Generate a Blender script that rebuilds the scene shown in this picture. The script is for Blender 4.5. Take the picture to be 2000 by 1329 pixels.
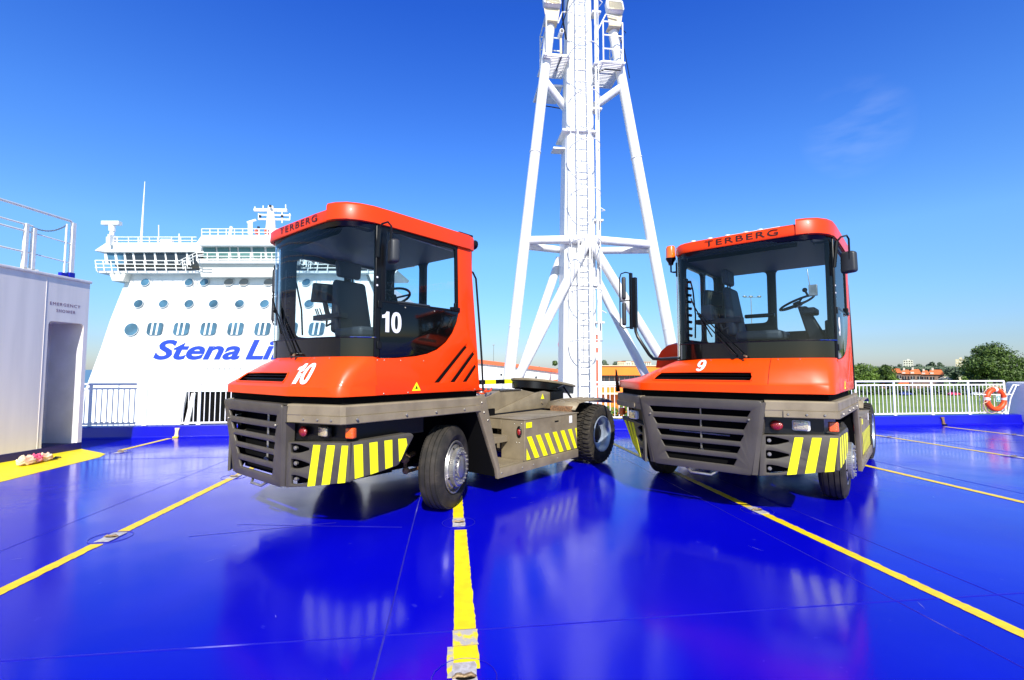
import bpy, bmesh, math, random
from math import sin, cos, pi, radians as R_
from mathutils import Vector, Matrix, noise
for o in list(bpy.data.objects): bpy.data.objects.remove(o)
S = bpy.context.scene; COL = S.collection

# ------------------------------------------------------------------ camera, world, sun
FPX = 926.75; HOR = 721.5; EYE = 1.6; YAW = R_(7.07)
PITCH = math.atan((HOR-664.5)/FPX)
cam = bpy.data.cameras.new('camera'); cam.sensor_width = 36; cam.lens = FPX/2000*36
cam.clip_end = 20000; cam.clip_start = .05
co = bpy.data.objects.new('camera', cam); COL.objects.link(co); S.camera = co
co.location = (0, 0, EYE); co.rotation_euler = (pi/2+PITCH, 0, -YAW)

SUN_EL = 38; SUN_AZ = (-.012, -1.0)     # where the sun stands, seen from above
W = bpy.data.worlds.new('World'); S.world = W; W.use_nodes = True
nt = W.node_tree; nt.nodes.clear()
out = nt.nodes.new('ShaderNodeOutputWorld'); bg = nt.nodes.new('ShaderNodeBackground')
sky = nt.nodes.new('ShaderNodeTexSky'); sky.sky_type = 'NISHITA'; sky.sun_disc = False
sky.sun_elevation = R_(SUN_EL); sky.sun_rotation = R_(180); sky.air_density = 1.0; sky.dust_density = .3; sky.ozone_density = 3.0; sky.altitude = 0
hs = nt.nodes.new('ShaderNodeHueSaturation'); hs.inputs['Saturation'].default_value = 1.22
nt.links.new(sky.outputs[0], hs.inputs['Color'])
mx = nt.nodes.new('ShaderNodeMix'); mx.data_type = 'RGBA'; mx.blend_type = 'MULTIPLY'; mx.inputs[0].default_value = 1
tc = nt.nodes.new('ShaderNodeTexCoord'); sx = nt.nodes.new('ShaderNodeSeparateXYZ'); cr = nt.nodes.new('ShaderNodeValToRGB')
nt.links.new(tc.outputs['Generated'], sx.inputs[0]); nt.links.new(sx.outputs['Z'], cr.inputs[0])
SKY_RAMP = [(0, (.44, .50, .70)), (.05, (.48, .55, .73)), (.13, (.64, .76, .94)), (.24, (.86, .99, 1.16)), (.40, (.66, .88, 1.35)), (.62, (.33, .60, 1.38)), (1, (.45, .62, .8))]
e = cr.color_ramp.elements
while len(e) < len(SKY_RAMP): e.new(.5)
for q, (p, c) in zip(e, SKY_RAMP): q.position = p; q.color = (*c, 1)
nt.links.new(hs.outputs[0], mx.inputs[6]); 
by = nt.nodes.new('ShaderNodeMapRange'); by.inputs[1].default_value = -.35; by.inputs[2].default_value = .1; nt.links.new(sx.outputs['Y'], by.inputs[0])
bm_ = nt.nodes.new('ShaderNodeMix'); bm_.data_type = 'RGBA'; bm_.inputs[6].default_value = (.85, .84, .84, 1); nt.links.new(by.outputs[0], bm_.inputs[0]); nt.links.new(cr.outputs[0], bm_.inputs[7])  # unseen sky behind the camera brightened to add fill on surfaces facing it
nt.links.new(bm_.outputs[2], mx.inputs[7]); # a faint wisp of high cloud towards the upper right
wd = nt.nodes.new('ShaderNodeVectorMath'); wd.operation = 'DOT_PRODUCT'; nt.links.new(tc.outputs['Generated'], wd.inputs[0])
wr = Vector((670/FPX, math.cos(PITCH)-414/FPX*math.sin(PITCH), math.sin(PITCH)+414/FPX*math.cos(PITCH))).normalized(); wr = Matrix.Rotation(-YAW, 3, 'Z') @ wr; wd.inputs[1].default_value = wr
w1 = nt.nodes.new('ShaderNodeMapRange'); w1.inputs[1].default_value = .9968; w1.inputs[2].default_value = .9995; nt.links.new(wd.outputs['Value'], w1.inputs[0])
wm = nt.nodes.new('ShaderNodeMapping'); wm.inputs['Rotation'].default_value = (.3, .9, .2); wm.inputs['Scale'].default_value = (9, 9, 34); nt.links.new(tc.outputs['Generated'], wm.inputs[0])
wn = nt.nodes.new('ShaderNodeTexNoise'); wn.inputs['Scale'].default_value = 1.0; wn.inputs['Detail'].default_value = 7; nt.links.new(wm.outputs[0], wn.inputs['Vector'])
w2 = nt.nodes.new('ShaderNodeMapRange'); w2.inputs[1].default_value = .45; w2.inputs[2].default_value = .75; w2.inputs[4].default_value = .10; nt.links.new(wn.outputs['Fac'], w2.inputs[0])
w3 = nt.nodes.new('ShaderNodeMath'); w3.operation = 'MULTIPLY'; nt.links.new(w1.outputs[0], w3.inputs[0]); nt.links.new(w2.outputs[0], w3.inputs[1])
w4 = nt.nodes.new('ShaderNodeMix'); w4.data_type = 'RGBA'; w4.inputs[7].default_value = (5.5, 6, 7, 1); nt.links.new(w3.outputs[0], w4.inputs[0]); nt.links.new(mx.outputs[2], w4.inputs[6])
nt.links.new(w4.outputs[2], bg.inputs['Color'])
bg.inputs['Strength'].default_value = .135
nt.links.new(bg.outputs[0], out.inputs[0])
sl = bpy.data.lights.new('sun', 'SUN'); sl.energy = 5.0; sl.angle = R_(.5); sl.color = (1, .955, .88)
so = bpy.data.objects.new('sun', sl); COL.objects.link(so)
ce = cos(R_(SUN_EL)); sd = Vector((SUN_AZ[0]*ce, SUN_AZ[1]*ce, sin(R_(SUN_EL))))
so.rotation_euler = sd.to_track_quat('Z', 'Y').to_euler(); so.location = (0, -20, 30)
S.view_settings.view_transform = 'Standard'; S.view_settings.look = 'None'
S.view_settings.exposure = .45; S.view_settings.gamma = 1
S.render.engine = 'CYCLES'
S.cycles.max_bounces = 8; S.cycles.transparent_max_bounces = 16

# ------------------------------------------------------------------ materials
M = {}
def mat(name, col, rough=.5, metal=0, noise_amt=0, nscale=6, bump=0, bscale=40, coat=0, spec=.5, col2=None, emit=0, alpha=None, rough2=None, stretch=None, detail=4, contrast=(.4, .65)):
    m = bpy.data.materials.new(name); m.use_nodes = True; t = m.node_tree
    b = t.nodes['Principled BSDF']; b.inputs['Roughness'].default_value = rough; b.inputs['Metallic'].default_value = metal
    b.inputs['Base Color'].default_value = (*col, 1); b.inputs['Specular IOR Level'].default_value = spec
    if coat: b.inputs['Coat Weight'].default_value = coat; b.inputs['Coat Roughness'].default_value = .04
    if emit: b.inputs['Emission Color'].default_value = (*col, 1); b.inputs['Emission Strength'].default_value = emit
    if col2 or noise_amt or bump or rough2 is not None:
        tcn = t.nodes.new('ShaderNodeTexCoord'); mp = t.nodes.new('ShaderNodeMapping'); t.links.new(tcn.outputs['Object'], mp.inputs[0])
        if stretch: mp.inputs['Scale'].default_value = stretch
    if col2 or noise_amt or rough2 is not None:
        n = t.nodes.new('ShaderNodeTexNoise'); n.inputs['Scale'].default_value = nscale; n.inputs['Detail'].default_value = detail
        t.links.new(mp.outputs[0], n.inputs['Vector'])
        rp = t.nodes.new('ShaderNodeValToRGB'); rp.color_ramp.elements[0].position = contrast[0]; rp.color_ramp.elements[1].position = contrast[1]
        c2 = col2 or tuple(c*(1-noise_amt) for c in col)
        rp.color_ramp.elements[0].color = (*col, 1); rp.color_ramp.elements[1].color = (*c2, 1)
        t.links.new(n.outputs['Fac'], rp.inputs[0]); t.links.new(rp.outputs[0], b.inputs['Base Color'])
        if rough2 is not None:
            mr = t.nodes.new('ShaderNodeMapRange'); mr.inputs[1].default_value = .35; mr.inputs[2].default_value = .65
            mr.inputs[3].default_value = rough; mr.inputs[4].default_value = rough2
            t.links.new(n.outputs['Fac'], mr.inputs[0]); t.links.new(mr.outputs[0], b.inputs['Roughness'])
    if bump:
        n2 = t.nodes.new('ShaderNodeTexNoise'); n2.inputs['Scale'].default_value = bscale; n2.inputs['Detail'].default_value = 3
        t.links.new(mp.outputs[0], n2.inputs['Vector']); bp = t.nodes.new('ShaderNodeBump'); bp.inputs['Strength'].default_value = bump; bp.inputs['Distance'].default_value = .01
        t.links.new(n2.outputs['Fac'], bp.inputs['Height']); t.links.new(bp.outputs[0], b.inputs['Normal'])
    M[name] = m; return m

def glass(name, tint, refl=1.0, rough=0.0):
    m = bpy.data.materials.new(name); m.use_nodes = True; t = m.node_tree; t.nodes.clear()
    o = t.nodes.new('ShaderNodeOutputMaterial'); tr = t.nodes.new('ShaderNodeBsdfTransparent'); tr.inputs[0].default_value = (*tint, 1)
    g = t.nodes.new('ShaderNodeBsdfGlossy'); g.inputs['Roughness'].default_value = rough
    f = t.nodes.new('ShaderNodeFresnel'); f.inputs[0].default_value = 1.45
    mu = t.nodes.new('ShaderNodeMath'); mu.operation = 'MULTIPLY'; mu.inputs[1].default_value = refl; mu.use_clamp = True
    mi = t.nodes.new('ShaderNodeMixShader'); t.links.new(f.outputs[0], mu.inputs[0]); t.links.new(mu.outputs[0], mi.inputs[0])
    t.links.new(tr.outputs[0], mi.inputs[1]); t.links.new(g.outputs[0], mi.inputs[2]); t.links.new(mi.outputs[0], o.inputs[0])
    M[name] = m; return m

mat('red', (.90, .05, .0), .38, coat=.2, spec=.3, noise_amt=.10, nscale=1.7, bump=.015, bscale=9)
mat('red_hood_lit', (.92, .066, .0), .38, coat=.2, spec=.3, noise_amt=.10, nscale=1.7, bump=.015, bscale=9)  # body red pushed towards orange: brighter light on the hood put into its colour
mat('grey_steel', (.105, .093, .073), .42, metal=.25, col2=(.08, .07, .055), nscale=3.0, bump=.12, bscale=130, rough2=.55)
mat('grey_frame', (.27, .22, .14), .48, metal=.1, col2=(.20, .16, .10), nscale=4, bump=.15, bscale=110, rough2=.6)
mat('black', (.004, .004, .004), .35, spec=.35)
mat('black_gloss', (.003, .003, .003), .08, spec=.5)
mat('black_matt', (.004, .004, .004), .9, spec=.1)
mat('dark_plastic', (.03, .033, .036), .5, bump=.1, bscale=200)
mat('cab_grey', (.035, .045, .06), .6, bump=.1, bscale=120)
mat('tyre', (.022, .020, .017), .72, spec=.3, col2=(.045, .038, .03), nscale=7, bump=.25, bscale=90)
mat('tyre_tread', (.025, .022, .018), .75, spec=.3, col2=(.05, .042, .03), nscale=14, bump=.3, bscale=160)
mat('silver', (.50, .48, .44), .36, metal=.75, noise_amt=.35, nscale=9, bump=.1, bscale=60)
mat('rim_blue', (.42, .5, .62), .3, metal=.5, noise_amt=.25, nscale=6)
mat('chrome', (.75, .75, .74), .12, metal=1)
mat('yellow_film', (.95, .92, .008), .45, noise_amt=.06, nscale=8)
mat('white_print', (.85, .85, .85), .5)
mat('black_print', (.035, .006, .004), .5)
mat('amber', (.95, .16, .005), .18, coat=1)
mat('orange_lens', (.85, .11, .01), .2, coat=1, bump=.6, bscale=90)
mat('red_lens', (.28, .012, .008), .2, coat=1, bump=.6, bscale=90)
mat('clear_lens', (.85, .72, .45), .1, metal=.6, coat=1, bump=.8, bscale=60)
mat('bolt_steel', (.32, .30, .26), .4, metal=.6)
mat('rust', (.25, .13, .06), .8, col2=(.1, .06, .035), nscale=30, bump=.4, bscale=80)
glass('windscreen', (.80, .90, .95), .8)
glass('side_glass', (.84, .95, .98), .8)
mat('white_paint', (.84, .84, .82), .38, noise_amt=.13, nscale=1.6, stretch=(3, 3, .4), bump=.05, bscale=12)
mat('white_rail', (.84, .84, .80), .4, noise_amt=.08, nscale=10)
mat('shed_white', (.84, .78, .74), .32, col2=(.74, .69, .66), nscale=1.3, bump=.06, bscale=5, stretch=(3, 3, .25))
mat('alcove_white', (.72, .71, .76), .42, noise_amt=.1, nscale=3)
mat('navy', (.012, .008, .11), .4)
mat('text_dark', (.23, .12, .17), .6)
mat('yellow_line', (.90, .66, .005), .45, col2=(.84, .54, .008), nscale=14, bump=.3, bscale=140)
mat('yellow_bright', (.93, .74, .004), .5, col2=(.88, .62, .006), nscale=7, bump=.25, bscale=120)
mat('faded_paint', (.50, .46, .42), .5, col2=(.86, .68, .03), nscale=16, bump=.4, bscale=150, contrast=(.47, .6))
mat('grey_primer', (.55, .53, .55), .5, col2=(.38, .34, .33), nscale=30, bump=.4, bscale=150)
mat('bronze', (.38, .27, .15), .5, metal=.5, col2=(.14, .08, .04), nscale=25, bump=.4, bscale=90)
mat('ship_white', (.86, .86, .85), .4, noise_amt=.09, nscale=.5, stretch=(2.5, 1, .12), bump=.12, bscale=.5)
mat('ship_cream', (.80, .77, .70), .5, noise_amt=.08, nscale=.4)
mat('ship_glass', (.03, .08, .13), .06, col2=(.07, .19, .30), nscale=.6, coat=.5)
mat('ship_glass_teal', (.07, .17, .16), .08, col2=(.14, .3, .28), nscale=.4, coat=.5)
mat('ship_glass_dark', (.02, .025, .03), .08, coat=.5)
mat('porthole_grey', (.24, .24, .23), .5)
mat('ship_blue', (.018, .055, .50), .45)
mat('life_orange', (.9, .085, .005), .45, noise_amt=.2, nscale=9, bump=.1, bscale=50)
mat('rope', (.72, .52, .34), .8, bump=.4, bscale=150)
mat('rope_pale', (.82, .70, .52), .8, col2=(.75, .42, .30), nscale=9, bump=.4, bscale=200)
mat('rope_pink', (.72, .06, .18), .8, col2=(.80, .38, .40), nscale=12, bump=.4, bscale=200)
mat('green_sign', (.01, .24, .16), .5)
mat('orange_wall', (.92, .24, .015), .6, noise_amt=.1, nscale=.4)
mat('roof_orange', (.70, .19, .05), .75, col2=(.48, .12, .035), nscale=.6, bump=.5, bscale=4)
mat('roof_red', (.80, .12, .035), .6)
mat('house_wall', (.30, .20, .15), .8, col2=(.18, .12, .10), nscale=.8)
mat('cream_wall', (.72, .62, .42), .7, noise_amt=.1, nscale=.3)
mat('pale_wall', (.66, .64, .55), .7, noise_amt=.1, nscale=.3)
mat('window_dark', (.02, .025, .035), .15)
mat('grass', (.12, .20, .015), .9, col2=(.19, .26, .035), nscale=.05, bump=.6, bscale=1.5)
mat('quay', (.26, .25, .23), .85, noise_amt=.2, nscale=.1)
mat('bark', (.06, .045, .03), .9)
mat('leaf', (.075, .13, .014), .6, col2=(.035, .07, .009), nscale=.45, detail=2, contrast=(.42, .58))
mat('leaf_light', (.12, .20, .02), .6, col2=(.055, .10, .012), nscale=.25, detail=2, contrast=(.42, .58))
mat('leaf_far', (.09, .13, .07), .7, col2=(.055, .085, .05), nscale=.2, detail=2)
mat('flag_red', (.6, .01, .06), .7)
mat('cloth_dark', (.02, .025, .04), .8)

# glossy deck paint
m = bpy.data.materials.new('deck_paint'); m.use_nodes = True; t = m.node_tree; b = t.nodes['Principled BSDF']; M['deck'] = m
tcn = t.nodes.new('ShaderNodeTexCoord')
def nz(scale, det, dist=0):
    n = t.nodes.new('ShaderNodeTexNoise'); n.inputs['Scale'].default_value = scale; n.inputs['Detail'].default_value = det
    n.inputs['Distortion'].default_value = dist; t.links.new(tcn.outputs['Object'], n.inputs['Vector']); return n
n1 = nz(.45, 5, .6); rp = t.nodes.new('ShaderNodeValToRGB')
rp.color_ramp.elements[0].position = .35; rp.color_ramp.elements[0].color = (.0012, .0015, .42, 1)
rp.color_ramp.elements[1].position = .7; rp.color_ramp.elements[1].color = (.002, .0022, .52, 1)
t.links.new(n1.outputs['Fac'], rp.inputs[0])
n4 = nz(9, 9, .3); rq = t.nodes.new('ShaderNodeValToRGB'); rq.color_ramp.elements[0].position = .695; rq.color_ramp.elements[1].position = .74
t.links.new(n4.outputs['Fac'], rq.inputs[0])
mi = t.nodes.new('ShaderNodeMix'); mi.data_type = 'RGBA'; mi.inputs[7].default_value = (.02, .02, .5, 1)
t.links.new(rq.outputs[0], mi.inputs[0]); t.links.new(rp.outputs[0], mi.inputs[6]); t.links.new(mi.outputs[2], b.inputs['Base Color'])
n2 = nz(.9, 6, .5); mr = t.nodes.new('ShaderNodeMapRange'); mr.inputs[1].default_value = .35; mr.inputs[2].default_value = .68; mr.inputs[3].default_value = .09; mr.inputs[4].default_value = .21
t.links.new(n2.outputs['Fac'], mr.inputs[0]); t.links.new(mr.outputs[0], b.inputs['Roughness'])
n3 = nz(1.1, 3); n5 = nz(55, 3)
b1 = t.nodes.new('ShaderNodeBump'); b1.inputs['Strength'].default_value = .35; b1.inputs['Distance'].default_value = .012; t.links.new(n3.outputs['Fac'], b1.inputs['Height'])
b2 = t.nodes.new('ShaderNodeBump'); b2.inputs['Strength'].default_value = .10; b2.inputs['Distance'].default_value = .004; t.links.new(n5.outputs['Fac'], b2.inputs['Height'])
t.links.new(b1.outputs[0], b2.inputs['Normal']); t.links.new(b2.outputs[0], b.inputs['Normal'])
b.inputs['Specular IOR Level'].default_value = .24
mat('coaming_blue', (.003, .003, .40), .3, noise_amt=.1, nscale=2, bump=.05, bscale=10)
mat('seam_blue', (.012, .009, .36), .3, col2=(.30, .28, .62), nscale=1.2, contrast=(.62, .78))

# water
m = bpy.data.materials.new('sea_water'); m.use_nodes = True; t = m.node_tree; b = t.nodes['Principled BSDF']; M['water'] = m
b.inputs['Base Color'].default_value = (.10, .20, .26, 1); b.inputs['Roughness'].default_value = .35
tcn = t.nodes.new('ShaderNodeTexCoord'); n3 = nz(.35, 6); b1 = t.nodes.new('ShaderNodeBump'); b1.inputs['Strength'].default_value = .8; b1.inputs['Distance'].default_value = .6
t.links.new(n3.outputs['Fac'], b1.inputs['Height']); t.links.new(b1.outputs[0], b.inputs['Normal'])

# ------------------------------------------------------------------ mesh builder
def rounded(pts, r, n=4):
    if not r: return [tuple(p) for p in pts]
    res = []; N = len(pts)
    for i in range(N):
        p = Vector(pts[i]); a = Vector(pts[i-1]); c = Vector(pts[(i+1) % N])
        d1 = (a-p); d2 = (c-p); l1, l2 = d1.length, d2.length
        if l1 < 1e-6 or l2 < 1e-6: continue
        rr = min(r, l1*.45, l2*.45); d1 /= l1; d2 /= l2
        p1 = p+d1*rr; p2 = p+d2*rr
        for k in range(n+1):
            s = k/n; q = p1*(1-s)**2+p*2*s*(1-s)+p2*s*s; res.append((q.x, q.y))
    return res

def frame(o, u, v):
    u = Vector(u).normalized(); v = Vector(v); v = (v-u*v.dot(u)).normalized(); n = u.cross(v)
    m = Matrix.Identity(4)
    for i in range(3): m[i][0] = u[i]; m[i][1] = v[i]; m[i][2] = n[i]; m[i][3] = o[i]
    return m

def curve_mesh(cu):
    ob = bpy.data.objects.new('tmp', cu); COL.objects.link(ob); dg = bpy.context.evaluated_depsgraph_get(); dg.update()
    me = bpy.data.meshes.new_from_object(ob.evaluated_get(dg)); bpy.data.objects.remove(ob); bpy.data.curves.remove(cu)
    return me

def plate_mesh(outline, holes=(), thick=.01, bevel=0, r=0, rh=0):
    cu = bpy.data.curves.new('c', 'CURVE'); cu.dimensions = '2D'; cu.fill_mode = 'BOTH'
    cu.extrude = max(thick/2-bevel, .0005); cu.bevel_depth = bevel; cu.bevel_resolution = 1; cu.offset = -bevel
    for k, poly in enumerate([outline]+list(holes)):
        pts = rounded(poly, r if k == 0 else rh)
        s = cu.splines.new('POLY'); s.points.add(len(pts)-1)
        for q, p in zip(s.points, pts): q.co = (p[0], p[1], 0, 1)
        s.use_cyclic_u = True
    return curve_mesh(cu)

def text_mesh(body, size, ext=.002, shear=0, off=0, spacing=1.0, xs=1.0, align='CENTER'):
    cu = bpy.data.curves.new('t', 'FONT'); cu.body = body; cu.size = size; cu.extrude = ext; cu.shear = shear; cu.offset = off
    cu.space_character = spacing; cu.align_x = align; cu.align_y = 'CENTER'; cu.resolution_u = 4
    me = curve_mesh(cu)
    for v in me.vertices: v.co.x *= xs
    return me

class MB:
    def __init__(s): s.v = []; s.f = []; s.sm = []; s.mi = []; s.cur = 0
    def add(s, vs, fs, smooth=False, mtx=None):
        o = len(s.v)
        for p in vs:
            p = Vector(p); s.v.append(mtx @ p if mtx else p)
        for f in fs: s.f.append([o+i for i in f]); s.sm.append(smooth); s.mi.append(s.cur)
        return s
    def mesh(s, me, mtx=None, smooth=False):
        s.add([v.co.copy() for v in me.vertices], [list(p.vertices) for p in me.polygons], smooth, mtx); bpy.data.meshes.remove(me); return s
    def box(s, a, b, mtx=None):
        x0, y0, z0 = a; x1, y1, z1 = b
        vs = [(x0,y0,z0),(x1,y0,z0),(x1,y1,z0),(x0,y1,z0),(x0,y0,z1),(x1,y0,z1),(x1,y1,z1),(x0,y1,z1)]
        return s.add(vs, [(0,3,2,1),(4,5,6,7),(0,1,5,4),(1,2,6,5),(2,3,7,6),(3,0,4,7)], False, mtx)
    def hexa(s, vs, mtx=None):
        return s.add(vs, [(0,3,2,1),(4,5,6,7),(0,1,5,4),(1,2,6,5),(2,3,7,6),(3,0,4,7)], False, mtx)
    def prism(s, poly, h0, h1, mtx=None):       # poly in xy extruded in z (or via mtx)
        n = len(poly); vs = [(p[0], p[1], h0) for p in poly]+[(p[0], p[1], h1) for p in poly]
        return s.add(vs, [list(range(n))[::-1], list(range(n, 2*n))]+[(i, (i+1) % n, n+(i+1) % n, n+i) for i in range(n)], False, mtx)
    def tube(s, pts, r, n=8, mtx=None, cap=True, closed=False):
        pts = [Vector(p) for p in pts]; N = len(pts); rs = r if isinstance(r, (list, tuple)) else [r]*N
        vs = []; up = None
        for i, p in enumerate(pts):
            if closed: d = (pts[(i+1) % N]-pts[i-1])
            else: d = (pts[min(i+1, N-1)]-pts[max(i-1, 0)])
            d.normalize()
            if up is None:
                up = Vector((0, 0, 1)) if abs(d.z) < .9 else Vector((1, 0, 0))
            a = d.cross(up).normalized(); up = a.cross(d).normalized()
            for k in range(n):
                t_ = 2*pi*k/n; vs.append(p+(a*cos(t_)+up*sin(t_))*rs[i])
        fs = []
        for i in range(N if closed else N-1):
            j = (i+1) % N
            for k in range(n): fs.append((i*n+k, i*n+(k+1) % n, j*n+(k+1) % n, j*n+k))
        s.add(vs, fs, True, mtx)
        if cap and not closed:
            o = len(s.v)-len(vs); s.f.append([o+k for k in range(n)][::-1]); s.sm.append(False); s.mi.append(s.cur)
            s.f.append([o+(N-1)*n+k for k in range(n)]); s.sm.append(False); s.mi.append(s.cur)
        return s
    def lathe(s, prof, n=48, mtx=None, smooth=True):    # profile (radius, h) about local z
        vs = []; P = len(prof)
        for k in range(n):
            a = 2*pi*k/n
            for r, h in prof: vs.append((r*cos(a), r*sin(a), h))
        fs = []
        for k in range(n):
            for i in range(P-1): fs.append((k*P+i, ((k+1) % n)*P+i, ((k+1) % n)*P+i+1, k*P+i+1))
        return s.add(vs, fs, smooth, mtx)
    def sphere(s, c, r, n=12, sc=(1, 1, 1), mtx=None):
        prof = [(r*sin(pi*i/n), -r*cos(pi*i/n)) for i in range(n+1)]
        m = Matrix.Translation(c) @ Matrix.Diagonal((*sc, 1))
        return s.lathe(prof, n*2, mtx @ m if mtx else m)
    def grid(s, rows, smooth=True, mtx=None, skip=(), closed=False):
        P = len(rows[0]); vs = [p for r in rows for p in r]; fs = []
        for i in range(len(rows)-1):
            for j in range(P if closed else P-1):
                if (i, j) in skip: continue
                k = (j+1) % P; fs.append((i*P+j, i*P+k, (i+1)*P+k, (i+1)*P+j))
        return s.add(vs, fs, smooth, mtx)
    def build(s, name, mats, parent=None, bevel=0, solid=0, ang=35, loc=None, rotz=0, fix=True, segs=2):
        me = bpy.data.meshes.new(name); me.from_pydata([tuple(v) for v in s.v], [], s.f)
        if fix:
            bm = bmesh.new(); bm.from_mesh(me); bmesh.ops.remove_doubles(bm, verts=bm.verts, dist=1e-5); 
            bmesh.ops.recalc_face_normals(bm, faces=bm.faces); bm.to_mesh(me); bm.free()
        else:
            for p, k in zip(me.polygons, s.mi): p.material_index = k
        for p in me.polygons: p.use_smooth = True
        me.set_sharp_from_angle(angle=R_(ang))
        if not isinstance(mats, (list, tuple)): mats = [mats]
        for k in mats: me.materials.append(M[k])
        o = bpy.data.objects.new(name, me); COL.objects.link(o)
        if parent: o.parent = parent
        if loc: o.location = loc
        o.rotation_euler.z = rotz
        if solid:
            q = o.modifiers.new('solid', 'SOLIDIFY'); q.thickness = solid; q.offset = -1
        if bevel:
            q = o.modifiers.new('bevel', 'BEVEL'); q.width = bevel; q.segments = segs; q.limit_method = 'ANGLE'; q.angle_limit = R_(30)
        return o

def tag(o, label=None, cat=None, group=None, kind=None):
    if label: o['label'] = label
    if cat: o['category'] = cat
    if group: o['group'] = group
    if kind: o['kind'] = kind
    return o
def thing(name, label, cat, loc=(0, 0, 0), rz=0, group=None):
    o = bpy.data.objects.new(name, None); COL.objects.link(o); o.location = loc; o.rotation_euler.z = rz; o.empty_display_size = .2
    return tag(o, label, cat, group)
I4 = Matrix.Identity(4)
YZ = lambda x=0: frame((x, 0, 0), (0, 1, 0), (0, 0, 1))      # plate coordinates (y, z), normal +x
XZl = lambda y=0: frame((0, y, 0), (-1, 0, 0), (0, 0, 1))    # plate coordinates (-x, z), normal +y

def bolt(mb, p, nrm, r=.014, h=.012, n=6):
    nrm = Vector(nrm).normalized(); p = Vector(p)
    mb.tube([p-nrm*.004, p+nrm*h*.7, p+nrm*h], [r, r, r*.75], n)

# pixel -> point at a given distance in front of the camera (used to survey the far setting)
CA, SA = cos(PITCH), sin(PITCH)
def cray(px, py):
    u = (px-1000)/FPX; v = -(py-664.5)/FPX; return Vector((u, CA-v*SA, SA+v*CA))
def at(px, py, D):      # in the camera-aligned ground frame (x right, y ahead, z up)
    r = cray(px, py); k = D/r.y; return Vector((r.x*k, D, EYE+r.z*k))
CAMROT = Matrix.Rotation(-YAW, 4, 'Z')
def wat(px, py, D): return CAMROT @ at(px, py, D)
exec_parts = []

# ================================================================== THE DECK
dk = MB()
dk.add([(-14, -12, 0), (24, -12, 0), (24, 12.1, 0), (-14, 12.1, 0)], [(0, 1, 2, 3)])
tag(dk.build('deck', 'deck'), kind='structure')
cm = MB(); prof = [(12.05, -.02), (12.1, .03), (12.13, .26), (12.32, .28), (12.34, -1.2)]
for i in range(len(prof)-1):
    (a, b), (c, d) = prof[i], prof[i+1]
    cm.add([(-14, a, b), (24, a, b), (24, c, d), (-14, c, d)], [(0, 1, 2, 3)])
tag(cm.build('deck_edge_coaming', 'coaming_blue', bevel=.01), kind='structure')
sm_ = MB()
def seam(a, b, w=.009, h=.003):
    a = Vector((*a, 0)); b = Vector((*b, 0)); d = (b-a); L = d.length; d /= L; n = Vector((-d.y, d.x, 0)); k = max(2, int(L/.25)); rows = []
    for i in range(k+1):
        p = a+d*(L*i/k)+n*(.012*noise.noise(Vector((i*.17, a.x, a.y)))); rows.append([p-n*w+Vector((0, 0, .0005)), p+Vector((0, 0, h)), p+n*w+Vector((0, 0, .0005))])
    sm_.grid(rows)
for tt in (-3.94, -.40, 3.05, 3.86, 7.3, 10.7): seam((tt, 1), (tt, 12.05), .006)
seam((-7.3, 3.03), (20, 3.03), .008, .004); seam((-7.3, 9.35), (20, 9.35), .006); seam((-2.2, 5.32), (-.5, 5.02), .012, .003); seam((-2.5, 5.0), (-1.2, 5.25), .016, .003)
tag(sm_.build('deck_weld_seam', 'seam_blue'), kind='structure')

# painted lane lines with ragged edges
random.seed(4)
def lane(name, t0, s0, s1, w, matn, step=.03, jit=.006, z=.004, w1=None, seed=0):
    mb = MB(); rows = []; n = int((s1-s0)/step)
    for i in range(n+1):
        s_ = s0+(s1-s0)*i/n; ww = w+((w1-w)*i/n if w1 else 0)
        a = jit*noise.noise(Vector((s_*9, seed, 0)))+jit*.8*noise.noise(Vector((s_*40, seed, 3))); c = jit*noise.noise(Vector((s_*9, seed, 7)))+jit*1.2*noise.noise(Vector((s_*45, seed, 9)))
        rows.append([(t0-ww/2+a*.7, s_, z), (t0+ww/2+c*1.3, s_, z)])
    mb.grid(rows, False); tag(mb.build(name, matn), kind='structure')
LT = {'first': -6.5, 'second': -3.22, 'middle': .07, 'fourth': 3.43, 'fifth': 6.82, 'sixth': 10.2, 'seventh': 13.6}
lane('lane_line', .085, 3.035, 4.86, .135, 'yellow_bright', seed=1, jit=.006, w1=.118)
lane('lane_line', .07, 5.2, 6.3, .115, 'yellow_bright', seed=2)
lane('lane_line', .085, 2.64, 2.86, .14, 'yellow_bright', seed=5)
lane('lane_line', .085, 2.863, 3.03, .15, 'faded_paint', seed=3, jit=.008)
lane('lane_line', .055, 2.58, 2.86, .15, 'faded_paint', seed=6, jit=.012, z=.003)
lane('lane_line', .07, 6.4, 12.0, .10, 'yellow_line', seed=8)
for k, (tt, segs) in enumerate([(-3.22, [(-8, 2.42), (2.74, 4.88), (5.22, 7.5), (7.75, 10.0), (10.25, 12.05)]), (3.43, [(-8, 4.99), (5.2, 7.5), (7.7, 12.0)]),
        (6.82, [(-8, 7.5), (7.7, 10), (10.2, 12.0)]), (10.2, [(-8, 7.5), (7.7, 10.0), (10.2, 11.9)]), (13.6, [(-8, 7.5), (7.7, 10.0), (10.2, 11.75)])]):
    for j, (a, b_) in enumerate(segs): lane('lane_line', tt, a, b_, .10 if k else .105, 'yellow_line', seed=20+k*5+j, jit=.008)
lane('lane_line', -6.5, 10.35, 12.0, .11, 'yellow_line', seed=61)
wb = MB(); pts = [(-9.9, -2), (-6.33, -2)]+[(-6.36+.012*noise.noise(Vector((i*.7, 0, 0))), -2+i*.2) for i in range(1, 60)]
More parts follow.
